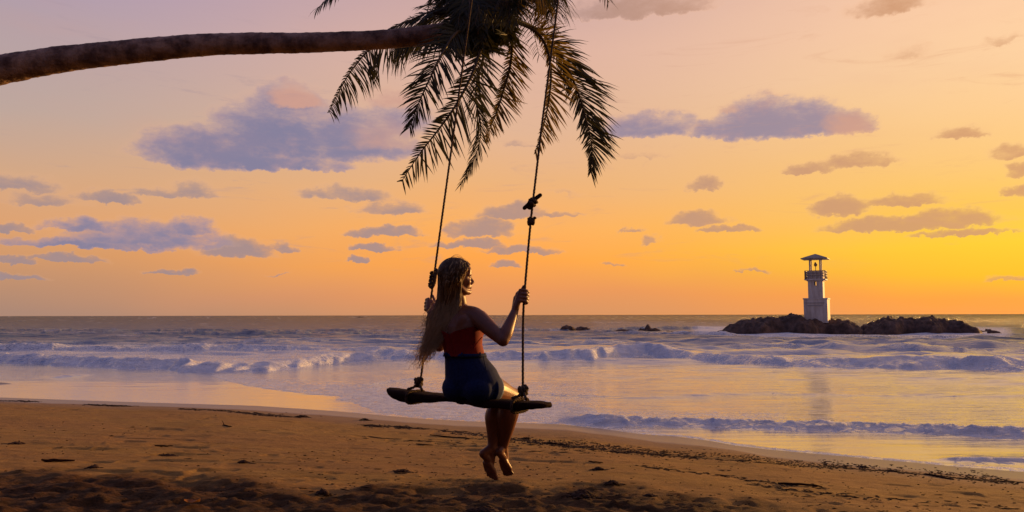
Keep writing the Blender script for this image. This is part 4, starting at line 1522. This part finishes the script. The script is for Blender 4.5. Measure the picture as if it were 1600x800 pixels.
def rock(px, py, w_, h_, Y, label, seed, name='sea_rock'):
    m_ = MB()
    bm = bmesh.new()
    bmesh.ops.create_icosphere(bm, subdivisions=4, radius=1)
    V = np.array([list(v.co) for v in bm.verts])
    Fs = [tuple(v.index for v in f.verts) for f in bm.faces]
    bm.free()
    nn = fbm(V[:, 0] * 2.1 + 3, V[:, 1] * 2.1, V[:, 2] * 2.1, oct=4, seed=seed, gain=.6)
    V = V * (1 + .38 * nn)[:, None]
    V[:, :2] *= (1 - .35 * np.clip(V[:, 2], 0, 1))[:, None]
    s_ = Y / FPX
    c = W(px, py, Y)
    c.z = 0
    V[:, 0] = V[:, 0] * w_ * s_ / 1.3
    V[:, 1] = V[:, 1] * w_ * s_ / 3
    V[:, 2] = V[:, 2] * h_ * s_ * 1.0
    m_.v = [tuple(Vector(v) + c) for v in V]
    m_.f = Fs
    o = m_.build(name, rockM)
    tag(o, label, 'rock', 'rocks standing in the shallows')
    return o


for (px, py, w_, h_, Y, lb) in (
        (886, 516, 20, 8, 128, 'pointed dark rock farthest left of those in the sea'),
        (909, 514, 24, 5, 130, 'low flat rock just right of the pointed leftmost sea rock'),
        (974, 523, 34, 7, 106, 'broad low rock left end of the middle reef'),
        (996, 522, 20, 6, 105, 'small low rock beside the broad one in the middle reef'),
        (1012, 517, 26, 9, 112, 'tallest hump of the middle reef of sea rocks'),
        (1046, 521, 16, 5, 106, 'lone small rock between the middle reef and the lighthouse islet'),
        (1127, 526, 20, 5, 97, 'small rock at the left foot of the lighthouse islet'),
        (1222, 527, 22, 4, 94, 'flat rock awash in front of the lighthouse islet'),
        (1252, 527, 18, 3.5, 93, 'small flat rock in the foam under the lighthouse'),
        (1342, 519, 24, 7, 103, 'foam-washed rock in the gap between the two islets'),
        (1378, 528, 30, 4, 92, 'low rock in front of the right-hand mound'),
        (1552, 526, 16, 8, 98, 'single pointed rock off the right end of the mound'),
        (1524, 518, 20, 4, 112, 'thin low rock behind the right end of the mound'),
        (1544, 516, 12, 4, 116, 'tiny rock behind the single pointed rock'),
        (1601, 526, 18, 4, 96, 'low rock cut by the right edge of the view')):
    rock(px, py, w_, h_, Y, lb, int(px))

lb_ = W(1277, 498, LD)
lh = thing('lighthouse', (lb_.x, LD, lb_.z), 'small white lighthouse with open lamp room and pyramid roof', 'lighthouse')
MP = LD / FPX          # metres per photo pixel
LR = Matrix.Rotation(R(-21.6 - 7), 3, 'Z')
LC = Vector((lb_.x, LD, 0))


def zpx(py):
    return W(1277, py, LD).z


def lbox(mb, x, y, z0, z1, sx, sy):
    mb.box(LC + LR @ Vector((x, y, 0)) + Vector((0, 0, (z0 + z1) / 2)), (sx, sy, z1 - z0), LR)
    return mb


z0 = zpx(500)
BW = 2.85
m_ = MB()
lbox(m_, 0, 0, z0 - .35, zpx(467.5), BW, BW)
m_.build('plinth', whiteM, lh, smooth=False)
m_ = MB()
lbox(m_, 0, 0, zpx(468) + .004, zpx(466), BW + .16, BW + .16)
m_.build('cornice', whiteM, lh, smooth=False)
for i, (py, w_) in enumerate(((473.5, 2.3), (477.5, 1.9))):  # dark raised strips stand for grooves; recess shade is in their colour
    m_ = MB()
    lbox(m_, -.05, -BW / 2 - .03, zpx(py + .6), zpx(py - .6), w_, .07)
    m_.build('groove_strip', simple_mat('groove_shade', (.3, .27, .25), (.38, .34, .31), 3), lh, smooth=False)
SWd = 1.80
zt, zb = zpx(438.5), zpx(466) + .003
slot = .26
sz0, sz1 = zpx(446.5), zpx(439.8)
m_ = MB()
for sy in (-1, 1):
    yy = sy * (SWd / 2 - .12)
    lbox(m_, 0, yy, zb, sz0, SWd, .24)
    lbox(m_, 0, yy, sz1, zt, SWd, .24)
    wv = (SWd - slot) / 2
    for sx in (-1, 1):
        lbox(m_, sx * (slot / 2 + wv / 2), yy, sz0, sz1, wv, .24)
for sx in (-1, 1):
    lbox(m_, sx * (SWd / 2 - .12), 0, zb, zt, .24 - .002, SWd - .486)
m_.build('shaft', whiteM, lh, smooth=False)
m_ = MB()
lbox(m_, 0, -SWd / 2 - .02, sz0 - .06, sz0 - .004, slot + .16, .10)
m_.build('window_sill', whiteM, lh, smooth=False)
m_ = MB()
GW = 2.55
lbox(m_, 0, 0, zpx(438) + .002, zpx(436.2), GW, GW)
lbox(m_, 0, 0, zpx(439.6), zpx(438), SWd + .25, SWd + .25)
m_.build('gallery_floor', whiteM, lh, smooth=False)
m_ = MB()
gz0 = zpx(436.2) + .002
PWd = 1.92
for sx in (-1, 1):
    lbox(m_, sx * (PWd / 2 - .06), 0, gz0, zpx(424), .12, PWd - .25)
    lbox(m_, 0, sx * (PWd / 2 - .06), gz0, zpx(424), PWd, .12)
m_.build('parapet', whiteM, lh, smooth=False)
zr = gz0
for k in range(4):
    d_ = ((1, 0), (0, 1), (-1, 0), (0, -1))[k]
    m_ = MB()
    e_ = GW / 2 - .06
    for zz in (.42, .75, 1.05):
        c = Vector((d_[0] * e_, d_[1] * e_, 0))
        t_ = Vector((-d_[1], d_[0], 0)) * e_
        m_.tube([LC + LR @ (c - t_) + Vector((0, 0, zr + zz)), LC + LR @ (c + t_) + Vector((0, 0, zr + zz))], .035, 6)
    for q in np.linspace(-1, 1, 6)[:-1]:
        c2_ = c + t_ * float(q)
        m_.tube([LC + LR @ c2_ + Vector((0, 0, zr)), LC + LR @ c2_ + Vector((0, 0, zr + 1.08))], .035, 6)
    m_.build('railing', metalM, lh)
CW = .62
for sx in (-1, 1):
    for sy in (-1, 1):
        m_ = MB()
        lbox(m_, sx * CW, sy * CW, gz0, zpx(404.5), .2, .2)
        m_.build('column', whiteM, lh, smooth=False)
m_ = MB()
zr0, zr1 = zpx(405.3), zpx(396.8)
hw = 1.62
rv = [Vector((sx * hw, sy * hw, 0)) for sx, sy in ((-1, -1), (1, -1), (1, 1), (-1, 1))]
vs = [LC + LR @ v + Vector((0, 0, zr0)) for v in rv] + [LC + LR @ v + Vector((0, 0, zr0 + .09)) for v in rv]
k_ = .12
vs += [LC + LR @ (v * .5) + Vector((0, 0, zr0 + .42)) for v in rv] + [LC + LR @ (v * .03) + Vector((0, 0, zr1)) for v in rv]
fs = [(3, 2, 1, 0)]
for L_ in range(3):
    for q in range(4):
        q2 = (q + 1) % 4
        fs.append((L_ * 4 + q, L_ * 4 + q2, L_ * 4 + 4 + q2, L_ * 4 + 4 + q))
fs.append((12, 13, 14, 15))
m_.add(vs, fs)
m_.build('roof', roofM, lh, smooth=False)
m_ = MB()
c = LC.copy()
prof = [(gz0, .16), (zpx(424), .16), (zpx(422), .05), (zpx(416.5), .045), (zpx(416), .16), (zpx(414.5), .20), (zpx(412.5), .20), (zpx(411.5), .12), (zpx(410.5), .16), (zpx(409.8), .05)]
m_.tube([Vector((c.x, c.y, z)) for z, r in prof], [r for z, r in prof], 12, up=(1, 0, 0))
m_.build('beacon_lamp', metalM, lh)

# small boat on the horizon
bc = onz(563, 493.6)
bd = min(bc.y, 900.0)
bw_ = W(563, 493.4, bd)
boat = thing('fishing_boat', (bw_.x, bd, 0), 'tiny dark boat far out on the horizon', 'boat')
m_ = MB()
bl = 8.2 * bd / FPX
st2 = [(-.5, .10, .55), (-.35, .8, .42), (0, 1, .36), (.35, .75, .45), (.5, .08, .75)]
base = len(m_.v)
for t, w_, zt_ in st2:
    for (a, z) in ((-w_, zt_), (-w_ * .6, -.3), (w_ * .6, -.3), (w_, zt_)):
        m_.v.append((bw_.x + t * bl, bd + a * bl * .14, z * bl * .16))
for i in range(4):
    for k in range(4):
        m_.f.append((i * 4 + k, i * 4 + (k + 1) % 4, (i + 1) * 4 + (k + 1) % 4, (i + 1) * 4 + k))
m_.f += [(0, 1, 2, 3), (19, 18, 17, 16)]
m_.build('hull', boatM, boat)
m_ = MB()
m_.box((bw_.x - .1 * bl, bd, bl * .13), (bl * .3, bl * .12, bl * .16), None, .85)
m_.build('cabin', boatM, boat, smooth=False)

# ------------------------------------------------------------------ drift line, sticks, weed and stones
deb = MB()
drn = random.Random(11)


def chip(mb, x, y, L, wd, h, ang, jag=.3):
    z = gz(x, y)
    n_ = 6
    vs = []
    d_ = Vector((math.cos(ang), math.sin(ang), 0))
    s_ = Vector((-d_.y, d_.x, 0))
    for t, k in ((-.5, .25), (-.2, 1), (.18, .9), (.5, .2)):
        off_ = drn.uniform(-jag, jag) * wd
        c = Vector((x, y, 0)) + d_ * L * t + s_ * off_
        c.z = gz(c.x, c.y) if L > .25 else z
        for q in range(4):
            a = q * math.pi / 2 + .7
            vs.append(c + s_ * math.cos(a) * wd * k * .5 + Vector((0, 0, h * (.35 + .6 * math.sin(a) * k))))
    fs = []
    for i in range(3):
        for q in range(4):
            fs.append((i * 4 + q, i * 4 + (q + 1) % 4, (i + 1) * 4 + (q + 1) % 4, (i + 1) * 4 + q))
    fs += [(3, 2, 1, 0), (12, 13, 14, 15)]
    mb.add(vs, fs)


# chip heights come from one batched terrain lookup
_cache = {}


def line_world(pts, z=.25):
    return [ground_hit(*p) for p in pts]


lineA = line_world([(0, 626), (120, 631), (260, 638), (380, 645), (480, 655), (600, 666), (720, 676), (840, 692), (960, 707), (1080, 716), (1200, 724), (1300, 730), (1400, 738), (1500, 748), (1600, 755)])
lineB = line_world([(560, 682), (700, 694), (780, 700), (860, 705), (940, 708)])
lineC = line_world([(940, 722), (1060, 736), (1140, 745), (1240, 760), (1330, 764)])
lineD = line_world([(1180, 757), (1280, 772), (1380, 780), (1480, 786), (1600, 796)])


def scatter_line(line, nper, spread, Lr, Wr, Hr, clump=.0):
    for i in range(len(line) - 1):
        a, b_ = line[i], line[i + 1]
        ang = math.atan2(b_.y - a.y, b_.x - a.x)
        n_ = int(nper * (b_ - a).length)
        for k in range(n_):
            t = drn.random()
            p = a.lerp(b_, t)
            dens = float(vnoise(np.array([p.x * .6]), np.array([p.y * .6]), seed=77)[0])
            if dens < clump * drn.uniform(.2, 1):
                continue
            o_ = drn.gauss(0, spread)
            L = drn.uniform(*Lr) * (1 if drn.random() < .8 else 2.2)
            chip(deb, p.x - math.sin(ang) * o_, p.y + math.cos(ang) * o_, L, drn.uniform(*Wr), drn.uniform(*Hr), ang + drn.gauss(0, .45))


scatter_line(lineA[:7], 70, .16, (.03, .2), (.010, .030), (.006, .020), -.35)
scatter_line(lineA[6:], 60, .07, (.03, .16), (.007, .018), (.005, .012), -1.0)
scatter_line(lineA[6:], 60, .3, (.02, .08), (.01, .03), (.006, .02), .0)
scatter_line(lineA[3:8], 16, .7, (.02, .09), (.01, .025), (.006, .016))
scatter_line([p + Vector((0, .42, 0)) for p in lineA[7:]], 190, .42, (.018, .055), (.010, .025), (.006, .016), -1.0)
scatter_line(lineB, 9, .18, (.05, .25), (.008, .022), (.005, .014), -.3)
scatter_line(lineC, 45, .07, (.03, .12), (.008, .02), (.005, .014), -.3)
scatter_line(lineD, 45, .08, (.03, .12), (.008, .02), (.005, .014), -.3)
for k in range(1500):
    px, py = drn.uniform(-40, 1640), 640 + 165 * drn.random() ** .8
    p = onz(px, py, .8)
    if shore_s(np.array([p.x]), np.array([p.y]))[0] < 1.6 or p.y > 20:
        continue
    if float(vnoise(np.array([p.x * .8]), np.array([p.y * 1.1]), seed=91)[0]) < drn.uniform(-.6, .4):
        continue
    big_ = drn.random() < .12
    chip(deb, p.x, p.y, drn.uniform(.015, .05) * (3.5 if big_ else 1), drn.uniform(.006, .018) * (1.4 if big_ else 1), drn.uniform(.004, .012), drn.gauss(0, .3))
o = deb.build('drift_litter', debM)
tag(o, kind='stuff')
o['label'] = 'dark drift litter of twigs, husks and shell bits along the tide line'


def weed(px, py, w_, h_, label, seed, name='seaweed_clump', cat='seaweed', dens=60):
    p = ground_hit(px, py)
    s_ = p.y / FPX
    rr_ = random.Random(seed)
    m_ = MB()
    hw_ = w_ * s_ / 2
    for k in range(dens):
        a = rr_.gauss(0, .38)
        x = p.x + a * hw_
        y = p.y + rr_.gauss(0, .35) * hw_ * .7
        hh_ = h_ * s_ * .55 * math.exp(-a * a * 3) * rr_.uniform(.3, 1)
        z = gz(x, y)
        an = rr_.uniform(-.8, .8)
        L = rr_.uniform(.3, .9) * hw_
        d_ = Vector((math.cos(an), math.sin(an), 0))
        m_.tube([Vector((x, y, z - .005)) - d_ * L * .5, Vector((x, y, z + hh_)) - d_ * L * .1, Vector((x, y, z + hh_ * .8)) + d_ * L * .2, Vector((x, y, z - .004)) + d_ * L * .5],
                [.003, .009, .008, .002], 4)
    m_.ell((p.x, p.y, gz(p.x, p.y)), (hw_ * .62, hw_ * .4, h_ * s_ * .42), None, 12, 8)
    o = m_.build(name, debM)
    tag(o, label, cat, 'weed clumps lying on the sand' if cat == 'seaweed' else None)
    return o


def stick(px0, py0, px1, py1, r, label, seed, fork=False):
    a, b_ = ground_hit(px0, py0), ground_hit(px1, py1)
    rr_ = random.Random(seed)
    P = []
    for t in np.linspace(0, 1, 7):
        q = a.lerp(b_, float(t))
        q.z = gz(q.x, q.y) + r * .8 + rr_.uniform(0, r * .5)
        q.y += rr_.uniform(-.6, .6) * r
        P.append(q)
    m_ = MB()
    m_.limb(P, [r * .7, r, r * 1.1, r, r * .9, r * .75, r * .5], 8, 3)
    if fork:
        m_.limb([P[1], P[1] + Vector((-.03, .02, .05)), P[0] + Vector((-.02, 0, .09))], [r * .7, r * .5, r * .3], 6, 3)
    o = m_.build('driftwood_stick', woodM)
    tag(o, label, 'stick', 'sticks lying on the beach')
    return o


weed(381, 723, 20, 7, 'round dark weed lump on bare sand left of the swing', 1)
weed(262, 713, 26, 6, 'flat weed clump above the trampled sand at lower left', 2)
weed(628, 738, 34, 8, 'dark weed clump on the sand below and left of the bare feet', 3)
weed(570, 657, 20, 6, 'small weed clump in the tide line under the left end of the plank', 4)
weed(472, 652, 24, 6, 'weed clump in the tide line left of the swing plank', 5)
weed(935, 735, 26, 9, 'pointed dark husk lying on the sand right of the bare feet', 6)
weed(907, 775, 50, 12, 'largest dark weed patch on the trampled sand at the bottom', 7, dens=110)
weed(958, 756, 34, 8, 'weed clump behind the largest dark patch near the bottom', 8)
weed(1015, 776, 24, 6, 'weed clump right of the largest dark patch near the bottom', 9)
weed(25, 694, 26, 6, 'weed clump near the left edge of the sand', 10)
weed(146, 731, 22, 7, 'weed clump at the edge of the trampled sand at lower left', 11)
weed(1350, 731, 18, 5, 'weed clump heaped on the tide line at right', 12)
weed(822, 686, 22, 5, 'weed clump on the tide line just right of the calves', 13)
weed(1395, 737, 30, 4, 'long weed clump on the tide line towards the right edge', 14)
weed(760, 800, 70, 12, 'broad weed mat at the bottom edge below the feet', 15, dens=120)
weed(505, 772, 30, 12, 'weed mound on the trampled sand at bottom centre left', 16)
stick(242, 697, 270, 698, .010, 'straight stick on the left sand', 1)
stick(65, 722, 116, 722, .018, 'longest stick on the left sand above the trampled strip', 2)
stick(348, 665, 362, 668, .012, 'forked short twig standing proud on the upper left sand', 3, True)
stick(1216, 757, 1284, 763, .014, 'long dark stick lying low on the sand at right', 4)
stick(672, 681, 754, 687, .012, 'long thin stick behind the calves', 5)
stick(650, 695, 676, 697, .009, 'short stick left of the calves', 6)
stick(1446, 742, 1490, 750, .014, 'dark stick in the tide line at the right', 7)
stick(920, 722, 942, 724, .009, 'short stick on the sand right of the legs', 8)
stick(848, 694, 890, 696, .012, 'stick beside the tide line right of the legs', 9)
# dry leaf at the bottom left
p = ground_hit(300, 792)
m_ = MB()
vs, fs = [], []
for i, t in enumerate(np.linspace(-1, 1, 9)):
    hw_ = .045 * math.sqrt(max(1 - t * t, 0)) + .002
    for j, u in enumerate((-1, -.5, 0, .5, 1)):
        vs.append((p.x + t * .075, p.y + u * hw_, gz(p.x, p.y) + .02 + .018 * abs(u) + .02 * t * t + .004 * math.sin(t * 5 + u * 3)))
for i in range(8):
    for j in range(4):
        fs.append((i * 5 + j, i * 5 + j + 1, i * 5 + j + 6, i * 5 + j + 5))
m_.add(vs, fs)
o = m_.build('dry_leaf', leafDryM)
tag(o, 'curled orange-brown dry leaf on the trampled sand at lower left', 'leaf')

# unseen trees added behind the camera to shade the foreground
wd_ = random.Random(3)
m_ = MB()
tm = MB()
for k in range(17):
    x = -17 + 2.2 * k + wd_.uniform(-.7, .7)
    y = -3.6 - wd_.uniform(0, 3.5)
    z = 1.25
    H_ = wd_.uniform(7, 10)
    tm.tube([(x, y, z - .2), (x + .2, y, z + H_ * .5), (x + .1, y - .2, z + H_ * .85)], [.22, .15, .06], 8)
    for q in range(900):
        a, e, r_ = wd_.uniform(0, 6.28), wd_.uniform(-1, 1), wd_.random() ** .4
        hgt = z + H_ * (.52 + .48 * e * r_)
        rad_ = 2.1 * r_ * math.sqrt(max(1 - e * e * .8, 0))
        c = Vector((x + rad_ * math.cos(a), y + rad_ * math.sin(a), hgt))
        d1 = Vector((wd_.gauss(0, 1), wd_.gauss(0, 1), wd_.gauss(-.4, .6))).normalized() * wd_.uniform(.35, .7)
        d2 = d1.cross(Vector((wd_.gauss(0, 1), wd_.gauss(0, 1), wd_.gauss(0, 1)))).normalized() * wd_.uniform(.10, .22)
        m_.add([c - d1, c + d2, c + d1, c - d2], [(0, 1, 2, 3)])
wo_ = m_.build('added_shade_trees', leafM)
tag(wo_, kind='stuff')
tr_ = tm.build('trunks', barkM, wo_)
tr_['kind'] = 'stuff'
